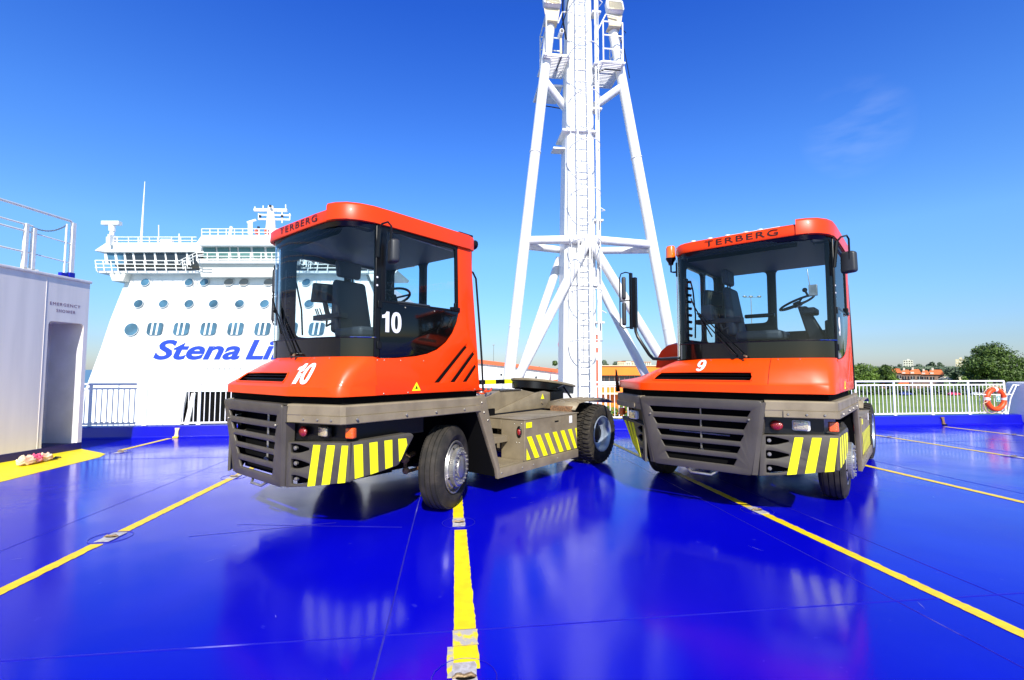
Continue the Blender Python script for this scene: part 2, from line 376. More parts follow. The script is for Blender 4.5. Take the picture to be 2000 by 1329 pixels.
pts = [p for p in pts if p[1] < 9.76]+[(-6.5, 9.95), (-6.70, 10.12), (-7.385, 10.625)]
wb.prism(pts, .001, .004); tag(wb.build('wall_stripe', 'yellow_bright'), kind='structure')

# flush lashing pots in the lines
def pot(tt, s_, label, vis=True):
    t_ = thing('lashing_pot', label, 'lashing point', (tt, s_, 0), 0, 'lashing pots set in the yellow lane lines')
    mb = MB(); ring = [(.17*cos(2*pi*i/40)*(1+.02*sin(3*i)), .17*sin(2*pi*i/40), .003) for i in range(40)]
    mb.tube(ring, .0022, 5, closed=True); mb.build('weld_ring', 'seam_blue', t_)
    mb = MB(); P = [(-.062+.004*sin(i*7), -.13) for i in range(1)]+[(.064, -.128), (.07, -.05), (.064, .02), (.069, .10), (.06, .132), (-.058, .128), (-.066, .05), (-.06, -.04)]
    mb.prism(P, .0045, .007); mb.build('primer_patch', 'grey_primer', t_)
    mb = MB()
    for sg in (-1, 1): mb.prism([(sg*.006+.052*cos(a)*1.0+sg*.0, sg*.0+.021*sin(a)+(-.002)) for a in [2*pi*k/16 for k in range(16)]] if sg == 1 else [(-.03+.02*cos(a), .028+.014*sin(a)) for a in [2*pi*k/10 for k in range(10)]], .007, .009)
    mb.build('socket', 'black_matt', t_)
    mb = MB(); mb.tube([(-.062, .0, .008), (-.035, .004, .02), (0, .004, .012), (.035, .004, .02), (.062, .0, .008)], [.006, .011, .009, .011, .006], 8); mb.build('bar', 'bronze', t_)
names = {2.57: 'nearest the camera', 5.09: 'second from the camera', 7.6: 'third from the camera', 10.1: 'farthest from the camera'}
for tt, ln, ss in [(.07, 'in the middle yellow line between the tractors', (2.57, 5.09)), (-3.22, 'in the yellow line left of the tractors', (5.06, 7.62)),
                   (3.43, 'in the yellow line under the right tractor', (5.10,)), (-6.35, 'off the end of the wide yellow wall stripe', (10.12,)),
                   (6.82, 'in the first line right of the right tractor', (10.1,)), (10.2, 'in the second line right of the tractors', (7.6, 10.1)), (13.6, 'in the pale far right line', (10.1,))]:
    for s_ in ss:
        k = min(names, key=lambda q: abs(q-s_)); pot(tt, s_, 'steel lashing pot %s, %s' % (ln, {'nearest the camera': 'the nearest', 'second from the camera': 'second nearest', 'third from the camera': 'third nearest', 'farthest from the camera': 'the farthest'}[names[k]]) if len(ss) > 1 else 'steel lashing pot '+ln)

# little painted fittings on the coaming
def fitting(x, label, m1, m2):
    t_ = thing('coaming_bracket', label, 'bracket', (x, 12.07, 0), 0)
    mb = MB(); mb.prism(rounded([(-.06, -.03), (.06, -.03), (.035, .05), (.035, .13), (.055, .2), (-.055, .2), (-.035, .13), (-.035, .05)], .01, 2), -.03, .012, frame((0, -.0, .03), (1, 0, 0), (0, .17, .98))); mb.build('plate', m1, t_, bevel=.004)
    mb = MB(); mb.box((-.06, -.05, 0), (.06, .0, .035)); mb.build('foot', m2, t_, bevel=.006)
fitting(-6.4, 'pinkish painted bracket where the first left line meets the blue coaming', 'rope', 'yellow_line')
fitting(13.95, 'dark rusty bracket on the coaming below the right railing', 'rust', 'black')

# ------------------------------------------------------------------ guard rails at the deck edge
def guard(x0, x1, nbay, label, extra_top=True, base=.28, y=12.22):
    t_ = thing('guard_rail', label, 'railing', (x0, y, base), 0, 'white railings along the deck edge')
    L = x1-x0; H = .97
    mb = MB(); mb.tube([(0, 0, H), (L, 0, H)], .026, 10); mb.build('top_rail', 'white_rail', t_)
    mb = MB(); mb.box((0, -.008, H-.125), (L, .008, H-.085)); mb.build('upper_flat_bar', 'white_rail', t_)
    mb = MB(); mb.box((0, -.008, .03), (L, .008, .07)); mb.build('lower_flat_bar', 'white_rail', t_)
    for i in range(nbay+1):
        x = L*i/nbay; mb = MB(); mb.box((x-.032, -.012, -.0), (x+.032, .012, H-.02)); mb.box((x-.05, -.03, -.0), (x+.05, .03, .012)); mb.build('post', 'white_rail', t_, bevel=.003)
    for i in range(nbay):
        mb = MB(); xa = L*i/nbay; xb = L*(i+1)/nbay; n = max(2, round((xb-xa)/.118))
        for k in range(1, n):
            x = xa+(xb-xa)*k/n; mb.box((x-.009, -.006, .05), (x+.009, .006, H-.1))
            if k == n//2: mb.box((x-.008, -.005, H-.1), (x+.008, .005, H-.01))
        mb.build('bar_panel', 'white_rail', t_)
    return t_
guard(-9.54, -3.64, 5, 'white railing in front of the white ferry, left of the tractors')
guard(-3.55, 2.7, 5, 'white railing behind the left tractor and the mast')
guard(2.79, 16.21, 11, 'white railing with the lifebuoy, right of the mast')
# raking end stay
mb = MB(); t_ = thing('end_stay', 'raking white double stay at the right end of the railing', 'railing brace', (16.35, 12.2, .28))
for dx in (0, .2): mb.tube([(dx-.3, 0, 0), (dx*.8-.16, -.02, .45), (dx*.6+.08, -.05, .86)], .018, 8)
mb.tube([(.08, -.05, .86), (.3, -.05, .84)], .018, 8); mb.build('stay', 'white_rail', t_)
mb = MB(); mb.box((16.62, 11.0, .02), (24, 12.5, 1.22)); tag(mb.build('bulwark', 'alcove_white', bevel=.05), 'grey white steel bulwark at the right edge of the deck', 'bulwark')
mb = MB(); t_ = thing('bulwark_rail', 'low white rail on top of the grey bulwark at right', 'railing', (16.8, 11.8, 1.22))
mb.tube([(0, 0, 0), (0, 0, .13), (6, 0, .13)], .02, 8); mb.tube([(.6, 0, 0), (.6, 0, .16)], .015, 8); mb.build('rail', 'white_rail', t_)

# lifebuoy on the railing
lb = thing('lifebuoy', 'orange lifebuoy with white bands hanging on the right railing', 'lifebuoy', (15.73, 12.1, .72))
FR = frame((0, 0, 0), (1, 0, 0), (0, 0, 1))
mb = MB(); mb.tube([(.285*cos(2*pi*i/48), 0, .285*sin(2*pi*i/48)) for i in range(48)], .068, 14, closed=True); mb.build('ring', 'life_orange', lb)
for a in (pi*.98, -.02*pi+.12, pi/2):
    mb = MB(); mb.tube([(.285*cos(a+d), 0, .285*sin(a+d)) for d in (-.13, -.05, .05, .13)], .071, 14); mb.build('white_band', 'white_rail', lb)
mb = MB(); pts = []
for i in range(49):
    a = 2*pi*i/48; r_ = .37+.06*abs(sin(2*a)); pts.append((r_*cos(a), -.06*0+.0, r_*sin(a)-.03*abs(sin(2*a))))
mb.tube(pts[:-1], .009, 6, closed=True); mb.tube([(-.3, -.05, -.05), (-.46, -.03, -.12), (-.44, 0, -.3), (-.3, 0, -.38)], .009, 6); mb.build('grab_rope', 'rope', lb)
mb = MB(); mb.box((-.46, -.015, .13), (.55, .005, .155)); mb.build('holder_bar', 'white_rail', lb)
sg = thing('lifebuoy_sign', 'small green sign with a white zero inside the lifebuoy', 'sign', (15.73, 12.02, .74))
mb = MB(); mb.box((-.075, 0, -.085), (.075, .01, .105)); mb.build('sign_border', 'white_rail', sg)
mb = MB(); mb.box((-.065, -.004, -.075), (.065, 0, .075)); mb.build('sign_face', 'green_sign', sg)
mb = MB(); mb.mesh(text_mesh('0', .13, .001, off=.006), frame((0, -.006, 0), (1, 0, 0), (0, 0, 1))); mb.build('digit', 'white_print', sg)

# ------------------------------------------------------------------ deckhouse at left with shower recess
DR = R_(-11.1); DL = (-7.39, 10.62, 0)
dh = thing('deckhouse', 'lilac white steel deckhouse with emergency shower recess at left', 'deckhouse', DL, DR)
H = 3.34
a0, a1 = -.765, -.085
mb = MB(); me = plate_mesh([(0, .14), (14, .14), (14, H), (0, H)], [[(-a1, .1), (-a0, .1), (-a0, 2.51), (-a1, 2.51)]], .04, 0, 0, .08)
mb.mesh(me, frame((-.02, 0, 0), (0, -1, 0), (0, 0, 1)))
mb.box((-.78, -.04, .14), (-.04, 0, H)); mb.box((-.78, -14, .14), (-.74, -.04, H)); mb.build('wall', 'shed_white', dh)
mb = MB(); mb.box((-.81, -14, H+.002), (.03, .03, H+.06)); mb.build('roof', 'shed_white', dh, bevel=.02)
mb = MB(); mb.box((-.06, -14, 0), (.006, -.0, .14)); mb.box((-.78, -.06, 0), (-.06, .006, .14)); mb.box((-.786, -14, 0), (-.74, -.06, .14)); mb.build('plinth', 'navy', dh)
mb = MB(); rows = []
for z in (.1, 2.51): rows.append([(-.038, a0, z), (-.70, a0, z), (-.70, a1, z), (-.038, a1, z)])
mb.grid(rows, False); mb.add([(-.038, a0, 2.51), (-.70, a0, 2.51), (-.70, a1, 2.51), (-.038, a1, 2.51)], [(0, 1, 2, 3)])
mb.build('shower_recess', 'alcove_white', dh)
mb = MB(); mb.box((-.70, a0, .085), (-.02, a1, .125)); mb.build('shower_floor', 'navy', dh)
mb = MB()
for word, yc_, zc_, wid in (('EMERGENCY', -.476, 2.84, .58), ('SHOWER', -.458, 2.715, .365)):
    me = text_mesh(word, .085, .001, spacing=1.25); xs = [v.co.x for v in me.vertices]; k = wid/(max(xs)-min(xs))
    for v in me.vertices: v.co.x *= k
    mb = MB(); mb.mesh(me, frame((.002, yc_, zc_), (0, 1, 0), (0, 0, 1))); mb.build('lettering', 'text_dark', dh)
mb = MB(); mb.tube([(.002, -.84, .14), (.002, -.84, H)], .005, 6); mb.build('weld_seam', 'shed_white', dh)
rr = thing('roof_rail', 'white railing on top of the deckhouse at left', 'railing', (DL[0], DL[1], H+.06), DR)
mb = MB(); mb.tube([(-.05, -13, 1.12), (-.05, -.42, 1.12), (-.05, -.36, 1.07), (-.05, -.36, .95)], .024, 10); mb.build('top_rail', 'white_rail', rr)
for y in (-.36, -.49):
    mb = MB(); mb.box((-.08, y-.035, 0), (-.02, y+.035, 1.1)) if y == -.36 else mb.tube([(-.05, y, 0), (-.05, y, 1.04)], .018, 8); mb.build('post', 'white_rail', rr)
mb = MB(); mb.box((-.09, -.41, 0), (-.01, -.31, .1)); mb.box((-.085, -.57, 0), (-.015, -.46, .07)); mb.build('post_foot', 'coaming_blue', rr)
for y in (-1.2, -1.07, -4):
    mb = MB(); mb.box((-.08, y-.03, 0), (-.02, y+.03, .83 if y != -1.07 else .78)); mb.box((-.08, y-.03, 0), (-.02, y+.10, .03)); mb.build('post', 'white_rail', rr, bevel=.006)
for z in (.31, .69, .81):
    mb = MB(); mb.tube([(-.05, -13, z), (-.05, -1.1, z)], .016, 8)
    if z < .7: mb.tube([(-.05, -1.1, z), (-.05, -.36, z-.02)], .011, 8)
    mb.build('mid_rail', 'white_rail', rr)
ch = MB()
for i in range(26):
    s_ = i/25; p = Vector((DL[0], DL[1], 0))+Matrix.Rotation(DR, 3, 'Z') @ Vector((-.05, -1.1+s_*.61, H+.06+.80+.22*s_-.30*s_*(1-s_)*1.3)); a = (i % 2)*pi/2
    ch.tube([p+Vector((.009*cos(a)*cos(b_), .018*sin(b_), .009*(sin(a)+.2)*cos(b_))) for b_ in [2*pi*k/8 for k in range(8)]], .004, 5, closed=True)
tag(ch.build('chain', 'rust'), 'slack chain across the gap in the deckhouse roof railing', 'chain')

# bundle of rope / rag by the deckhouse
rg = thing('rope_bundle', 'pile of pale and pink mooring rope lying on the yellow stripe', 'rope', (-7.06, 9.12, .005))
rg.scale = (.8, .68, 1.0)
def heap(c, n, sp, r_, seed, h):
    random.seed(seed); mb = MB()
    for k in range(n):
        pts = []; ph = random.random()*6; q = .5+random.random()*.5
        for i in range(14):
            a = ph+i*.5; pts.append((c[0]+sp[0]*q*cos(a)*(1+.2*sin(3*a)), c[1]+sp[1]*q*sin(a), h*(.35+.6*k/n)*(1.15-q*.6)+r_*.5+.02*sin(5*a)))
        mb.tube(pts, r_, 7)
    return mb
heap((-.0, -.25, 0), 12, (.12, .17), .020, 2, .17).build('pale_coil', 'rope_pale', rg)
heap((.03, .0, 0), 11, (.09, .12), .018, 5, .17).build('pink_coil', 'rope_pink', rg)
heap((.03, .24, 0), 12, (.10, .18), .020, 8, .15).build('pale_coil', 'rope_pale', rg)
mb = MB(); mb.tube([(.0, .4, .03), (.05, .52, .015), (.02, .62, .03), (.08, .7, .012)], .012, 6); mb.tube([(.05, .45, .02), (.1, .58, .02)], .014, 6); mb.build('loose_end', 'cloth_dark', rg)
# scuffs and faint tyre marks on the deck paint
mat('scuff', (.004, .004, .20), .45, col2=(.006, .005, .46), nscale=22, bump=.2, bscale=90, contrast=(.44, .56))
mat('scratch', (.20, .19, .55), .5)
random.seed(9); mb = MB()
for k in range(24):
    x = random.uniform(-6, 9); y = random.uniform(2.6, 11); a = random.uniform(0, 3.14); L = random.uniform(.015, .08); w = random.uniform(.0012, .003)
    mb.box((x, y, .0005), (x+.001, y+.001, .0012)) if 0 else mb.add([(x-L*cos(a), y-L*sin(a), .0015), (x+w*sin(a), y-w*cos(a), .0015), (x+L*cos(a), y+L*sin(a), .0015), (x-w*sin(a), y+w*cos(a), .0015)], [(0, 1, 2, 3)])
tag(mb.build('deck_scratch', 'scratch'), kind='structure')
lane('lane_line', .07, -8, 2.40, .14, 'yellow_bright', seed=71)

# ================================================================== THE MAST
ms = thing('signal_mast', 'tall white tripod mast with ladder rising between the two tractors', 'mast', (3.05, 11.3, 0))
def ml(x, y, z): return (x-3.05, y-11.3, z)
mb = MB(); rows = []
for z, xa, xb, ya, yb in [(0, 2.57, 3.40, 10.98, 11.72), (5.6, 2.67, 3.44, 11.0, 11.7), (10.8, 2.80, 3.40, 11.05, 11.6), (15, 2.86, 3.38, 11.1, 11.55)]:
    c = .09; rows.append([ml(*p, z) for p in [(xa+c, ya), (xb-c, ya), (xb, ya+c), (xb, yb-c), (xb-c, yb), (xa+c, yb), (xa, yb-c), (xa, ya+c)]])
mb.grid(rows, False, closed=True); mb.build('trunk', 'white_paint', ms)
mb = MB()
for z in (3.6, 7.4): mb.box(ml(2.60, 10.96, z), ml(3.48, 11.74, z+.05))
mb.box(ml(2.42, 11.2, 7.05), ml(2.72, 11.5, 7.09)); mb.build('collar', 'white_paint', ms)
Lx = lambda z: 1.14+.1185*z
Rx = lambda z: 5.73-.1735*z
for f in (Lx, Rx):
    mb = MB(); mb.tube([ml(f(0), 11.15, 0), ml(f(10.15), 11.15, 10.15)], [.138, .122], 20); mb.lathe([(.28, 0), (.28, .04), (.16, .05)], 20, Matrix.Translation(ml(f(0), 11.15, 0))); mb.build('leg', 'white_paint', ms)
for f in (Lx, Rx):
    for z in (2.6, 6.9): 
        mb = MB(); d = Vector((f(z+.1)-f(z), 0, .1)).normalized(); p = Vector(ml(f(z), 11.15, z)); mb.tube([p-d*.012, p+d*.012], [.141, .141], 20); mb.build('weld_collar', 'white_paint', ms)
mb = MB(); mb.tube([ml(Lx(4.7), 11.15, 4.70), ml(3.2, 10.86, 4.70)], .10, 18); mb.build('crossbeam', 'white_paint', ms)
mb = MB(); mb.tube([ml(3.2, 10.86, 4.70), ml(Rx(4.7), 11.15, 4.70)], .10, 18); mb.build('crossbeam', 'white_paint', ms)
for f, xe in ((Lx, 2.72), (Rx, 3.4)):
    mb = MB(); mb.tube([ml(f(4.6), 11.2, 4.58), ml(xe, 11.75, 4.65)], .09, 16); mb.build('crossbeam', 'white_paint', ms)
for a, b_ in (((1.30, 11.0, 1.0), (3.15, 10.86, 4.62)), ((5.45, 11.0, 1.15), (3.25, 10.86, 4.62)), ((1.45, 11.6, .9), (2.72, 11.85, 4.45)), ((5.3, 11.6, .6), (3.42, 11.85, 4.45))):
    mb = MB(); a = Vector(a); b_ = Vector(b_); d = (b_-a)/(b_.z-a.z); a = a-d*a.z
    mb.tube([ml(*a), ml(*b_)], .11, 18); mb.build('brace', 'white_paint', ms)
for f, xe in ((Lx, 2.78), (Rx, 3.44)):
    mb = MB(); mb.tube([ml(f(8.75), 11.15, 8.75), ml(xe, 11.45, 8.25)], .10, 16); mb.build('brace', 'white_paint', ms)
# ladder on the front
mb = MB()
for x in (2.93, 3.21): mb.box(ml(x-.018, 10.80, .3), ml(x+.018, 10.83, 14.5))
z = .45
while z < 14.4: mb.tube([ml(2.93, 10.815, z), ml(3.21, 10.815, z)], .011, 6); z += .29
z = .9
while z < 14:
    for x in (2.93, 3.21): mb.box(ml(x-.012, 10.83, z), ml(x+.012, 11.04, z+.03))
    z += 1.8
mb.build('ladder', 'white_paint', ms)
mb = MB(); z = 2.25
while z < 14:
    mb.tube([ml(3.07-.36*cos(a), 10.80-.62*sin(a), z) for a in [pi*k/12 for k in range(13)]], .012, 6); z += 1.15
for a in (.25*pi, .5*pi, .75*pi, .08*pi, .92*pi): mb.tube([ml(3.07-.36*cos(a), 10.80-.62*sin(a), 2.25), ml(3.07-.36*cos(a), 10.80-.62*sin(a), 14)], .008, 5)
mb.build('ladder_cage', 'white_paint', ms)
mb = MB()
for x, y, r_ in ((3.5, 11.15, .022), (3.57, 11.2, .016), (3.46, 11.0, .03)): mb.tube([ml(x, y, .1), ml(x, y, 14.5)], r_, 8)
for z in (2.7, 5.2, 8.0, 10.5): mb.box(ml(3.38, 10.97, z), ml(3.6, 11.22, z+.04)); mb.tube([ml(3.5, 10.9, z+.3), ml(3.63, 10.95, z+.25), ml(3.62, 11.15, z+.3)], .012, 6)
mb.build('cable_pipe', 'white_paint', ms)
# platforms with gratings and handrails
def platform(poly, z, rails, name='platform'):
    mb = MB(); P = [ml(*p, z) for p in poly]; n = len(P)
    mb.tube(P, .028, 6, closed=True)
    xs = [p[0] for p in poly]; ys = [p[1] for p in poly]; y = min(ys)
    while y < max(ys):
        hits = []
        for i in range(n):
            a, b_ = poly[i], poly[(i+1) % n]
            if (a[1]-y)*(b_[1]-y) < 0: hits.append(a[0]+(b_[0]-a[0])*(y-a[1])/(b_[1]-a[1]))
        if len(hits) == 2: mb.box(ml(min(hits), y-.012, z-.02), ml(max(hits), y+.012, z+.02))
        y += .06
    o = mb.build(name, 'white_paint', ms)
    if rails:
        mb = MB()
        for zz in (.35, .7, 1.05): mb.tube([ml(*p, z+zz) for p in rails], .018, 6)
        for p in rails: mb.tube([ml(*p, z), ml(*p, z+1.05)], .018, 6)
        mb.build('platform_rail', 'white_paint', o)
platform([(3.42, 10.95), (3.62, 10.85), (4.15, 10.85), (4.15, 11.9), (3.42, 11.9)], 9.15, [(3.62, 10.88), (4.12, 10.88), (4.12, 11.85)])
platform([(2.15, 10.9), (2.78, 10.9), (2.78, 11.8), (2.15, 11.8)], 9.25, [(2.2, 10.92), (2.2, 11.75), (2.75, 11.75)])
platform([(2.12, 11.5), (2.72, 11.5), (2.72, 12.3), (2.12, 12.3)], 8.85, None)
mb = MB(); mb.tube([ml(2.5, 10.95, 10.1), ml(2.6, 10.9, 10.35), ml(2.85, 10.95, 10.42)], .02, 6); mb.tube([ml(3.45, 11.0, 9.9), ml(3.7, 10.9, 10.4), ml(4.0, 10.9, 10.35)], .02, 6); mb.build('hand_loop', 'white_paint', ms)
mb = MB()
mb.tube([ml(2.75, 10.9, 10.7), ml(2.68, 10.88, 10.3), ml(2.55, 10.9, 9.9), ml(2.6, 10.95, 9.3), ml(2.45, 11.0, 8.9)], .014, 6)
mb.tube([ml(2.62, 10.9, 10.9), ml(2.6, 10.9, 10.2), ml(2.7, 10.95, 9.7)], .02, 6)
mb.tube([ml(2.12, 11.5, 8.8), ml(2.2, 11.5, 8.3), ml(2.7, 11.5, 8.25)], .014, 6)
mb.tube([ml(4.05, 11.0, 10.2), ml(4.25, 11.0, 10.05), ml(4.15, 11.0, 9.9), ml(4.05, 11.0, 10.0), ml(4.2, 11.0, 9.6), ml(4.35, 11.05, 8.9)], .010, 6)
mb.tube([ml(3.5, 11.0, 8.95), ml(3.7, 11.0, 9.05), ml(4.1, 11.0, 9.05)], .012, 6)
mb.build('cable', 'black', ms)
for x, lab in ((Lx(10.2), 'floodlight on top of the left mast leg'), (Rx(10.25), 'floodlight on top of the right mast leg')):
    fl = thing('floodlight', 'white framed '+lab, 'floodlight', (x, 11.1, 10.15), 0, 'floodlights on the mast')
    mb = MB(); mb.box((-.16, -.14, 0), (.16, .1, .03)); mb.prism([(-.2, .32), (.2, .32), (.15, 0), (-.15, 0)], -.02, .0, frame((0, -.15, 0), (1, 0, 0), (0, 0, 1))); mb.build('bracket', 'cream_wall', fl, bevel=.01)
    mb = MB(); mb.mesh(plate_mesh(rounded([(-.22, -.19), (.22, -.19), (.22, .19), (-.22, .19)], .07), [], .16, .02), frame((0, -.12, .52), (1, 0, 0), (0, .35, 1))); mb.build('housing', 'white_paint', fl)
    mb = MB(); mb.mesh(plate_mesh(rounded([(-.18, -.15), (.18, -.15), (.18, .15), (-.18, .15)], .05), [], .012, .003), frame((0, -.215, .50), (1, 0, 0), (0, .35, 1))); mb.build('lens', 'clear_lens', fl)
cm_ = thing('mast_camera', 'small white surveillance camera on a post at the left mast platform', 'camera', (2.56, 10.92, 9.3))
mb = MB(); mb.tube([(0, 0, 0), (0, 0, .45)], .03, 8); mb.build('post', 'cream_wall', cm_)
mb = MB(); mb.tube([(0, .14, .52), (0, -.12, .5)], .055, 12); mb.build('housing', 'white_paint', cm_)
mb = MB(); mb.tube([(0, -.12, .5), (0, -.125, .5)], .04, 12); mb.build('lens', 'black', cm_)

# ================================================================== THE WHITE FERRY
FD = 50.0; FO = at(482, 721.5, FD); FO.z = -12.5
fe = thing('ferry', 'large white ferry seen bow on with rows of portholes and blue name', 'ferry', CAMROT @ FO, -YAW)
def q(px, py, dy=0): return at(px, py, FD+dy)-FO
def q2(px, py, dy=0): p = q(px, py, dy); return (p.x, p.z)
def mx_(pts): return [(964-p[0], p[1]) for p in pts]
left = [(252, 526), (246, 545), (228, 590), (213, 628), (196, 680), (170, 748), (150, 800), (135, 860), (128, 930)]
open_ = [(364, 766), (600, 766), (614, 850), (346, 850)]
face = [q2(*p) for p in left]+[q2(*p) for p in mx_(left)[::-1]]
mb = MB(); mb.mesh(plate_mesh(face, [[q2(*p) for p in open_]], .5, .12), frame((0, 0.25, 0), (1, 0, 0), (0, 0, 1)))
mb.build('bow_front', 'ship_white', fe)
mb = MB(); rows = []
for yy, k in ((.4, 1), (12, 1.0), (60, 1.0)): rows.append([(p[0]*k, yy, p[1]) for p in face])
mb.grid(rows, True, closed=False); mb.build('hull', 'ship_white', fe)
mb = MB(); a = [q2(*p) for p in open_]; mb.prism(a, -7, -.3, frame((0, 0, 0), (1, 0, 0), (0, 0, 1))) ; mb.build('bow_opening', 'black_matt', fe)
mb = MB(); mb.mesh(plate_mesh([q2(*p) for p in [(352, 766), (366, 766), (350, 850), (334, 850)]], [], .3, .03), frame((0, -.05, 0), (1, 0, 0), (0, 0, 1)))
mb.mesh(plate_mesh([q2(*p) for p in [(372, 768), (380, 768), (362, 850), (352, 850)]], [], .3, .03), frame((0, .3, 0), (1, 0, 0), (0, 0, 1))); mb.build('door_frame', 'shed_white', fe)
mb = MB()
for x in list(range(172, 224, 11)): mb.box(q(x, 828, -.3), q(x+7, 824.5, -.02))
mb.build('scupper_row', 'navy', fe)
mb = MB()
for x in list(range(226, 270, 11))+[302, 313]: mb.box(q(x, 827.5, -.3), q(x+6, 824.5, -.02))
mb.build('scupper_row', 'porthole_grey', fe)
mb = MB()
for x in (403, 416, 427, 437, 447, 457, 468): mb.box(q(x, 721.5, -.08), q(x+3, 719.5, -.01))
mb.build('draught_mark', 'porthole_grey', fe)
def porthole(px, py, rx, ry, mm='ship_glass'):
    c = q(px, py, -.28); k = FD/FPX
    mb = MB(); N = 28; P = [(c.x+rx*k*cos(2*pi*i/N)+.10*sin(2*pi*i/N), c.z+ry*k*sin(2*pi*i/N)) for i in range(N)]
    mb.prism(P, .0, .12, frame((0, -.02, 0), (1, 0, 0), (0, 0, 1))); w_ = mb.build('porthole', mm, fe)
    mb = MB(); mb.tube([(c.x+(rx+.6)*k*cos(2*pi*i/N)+.10*sin(2*pi*i/N), -.13, c.z+(ry+.6)*k*sin(2*pi*i/N)) for i in range(N)], .022, 6, closed=True); mb.build('rim', 'ship_white', w_)
for x in (281, 367, 397): porthole(x, 551, 8, 6.8)
for x in (445, 474.5, 523): porthole(x, 551, 9, 7, 'porthole_grey')
for x in (268, 317, 367, 415, 466, 515, 564, 602, 648, 700): porthole(x, 593, 8.5, 7.5)
for x in (567, 597, 683): porthole(x, 551, 8, 6.8)
porthole(254, 643.5, 13, 12)
def triple(px):
    k = FD/FPX; P = rounded([(-15*k-.1, -12*k), (15*k-.1, -12*k), (15*k+.1, 12*k), (-15*k+.1, 12*k)], .38, 6); c = q(px, 642, -.28)
    mb = MB(); mb.prism([(c.x+a, c.z+b_) for a, b_ in P], .0, .12, frame((0, -.02, 0), (1, 0, 0), (0, 0, 1))); w_ = mb.build('bay_window', 'ship_glass', fe)
    mb = MB()
    for sx_ in (-5, 5): mb.hexa([(c.x+sx_*k+d-.09*0+(-.1 if zz < 0 else .1), yy, c.z+zz) for zz in (-12*k, 12*k) for d, yy in ((-.1, -.17), (.1, -.17), (.1, -.14), (-.1, -.14))])
    mb.build('mullion', 'ship_white', w_)
for x in (300, 352, 405, 458, 511, 564, 617, 668): triple(x)
# name on the bow
mb = MB(); k = FD/FPX; pass
for word, xa, xb, ya in (('Stena', 299, 470, 703), ('Line', 479, 602, 703)):
    me = text_mesh(word, 1.0, .02, shear=.32, off=.026, spacing=1.0, align='LEFT'); xs = [v.co.x for v in me.vertices]; ysv = [v.co.y for v in me.vertices]
    c0 = q(xa, ya, -.02); c1 = q(xb, 664, -.02); sxx = (c1.x-c0.x)/(max(xs)-min(xs)); szz = (c1.z-c0.z)/(max(ysv)-min(ysv)); mnx, mny = min(xs), min(ysv)
    for v in me.vertices: v.co.x = c0.x+(v.co.x-mnx)*sxx; v.co.y = c0.z+(v.co.y-mny)*szz
    mb = MB(); mb.mesh(me, frame((0, -.03, 0), (1, 0, 0), (0, 0, 1))); mb.build('ship_name', 'ship_blue', fe)
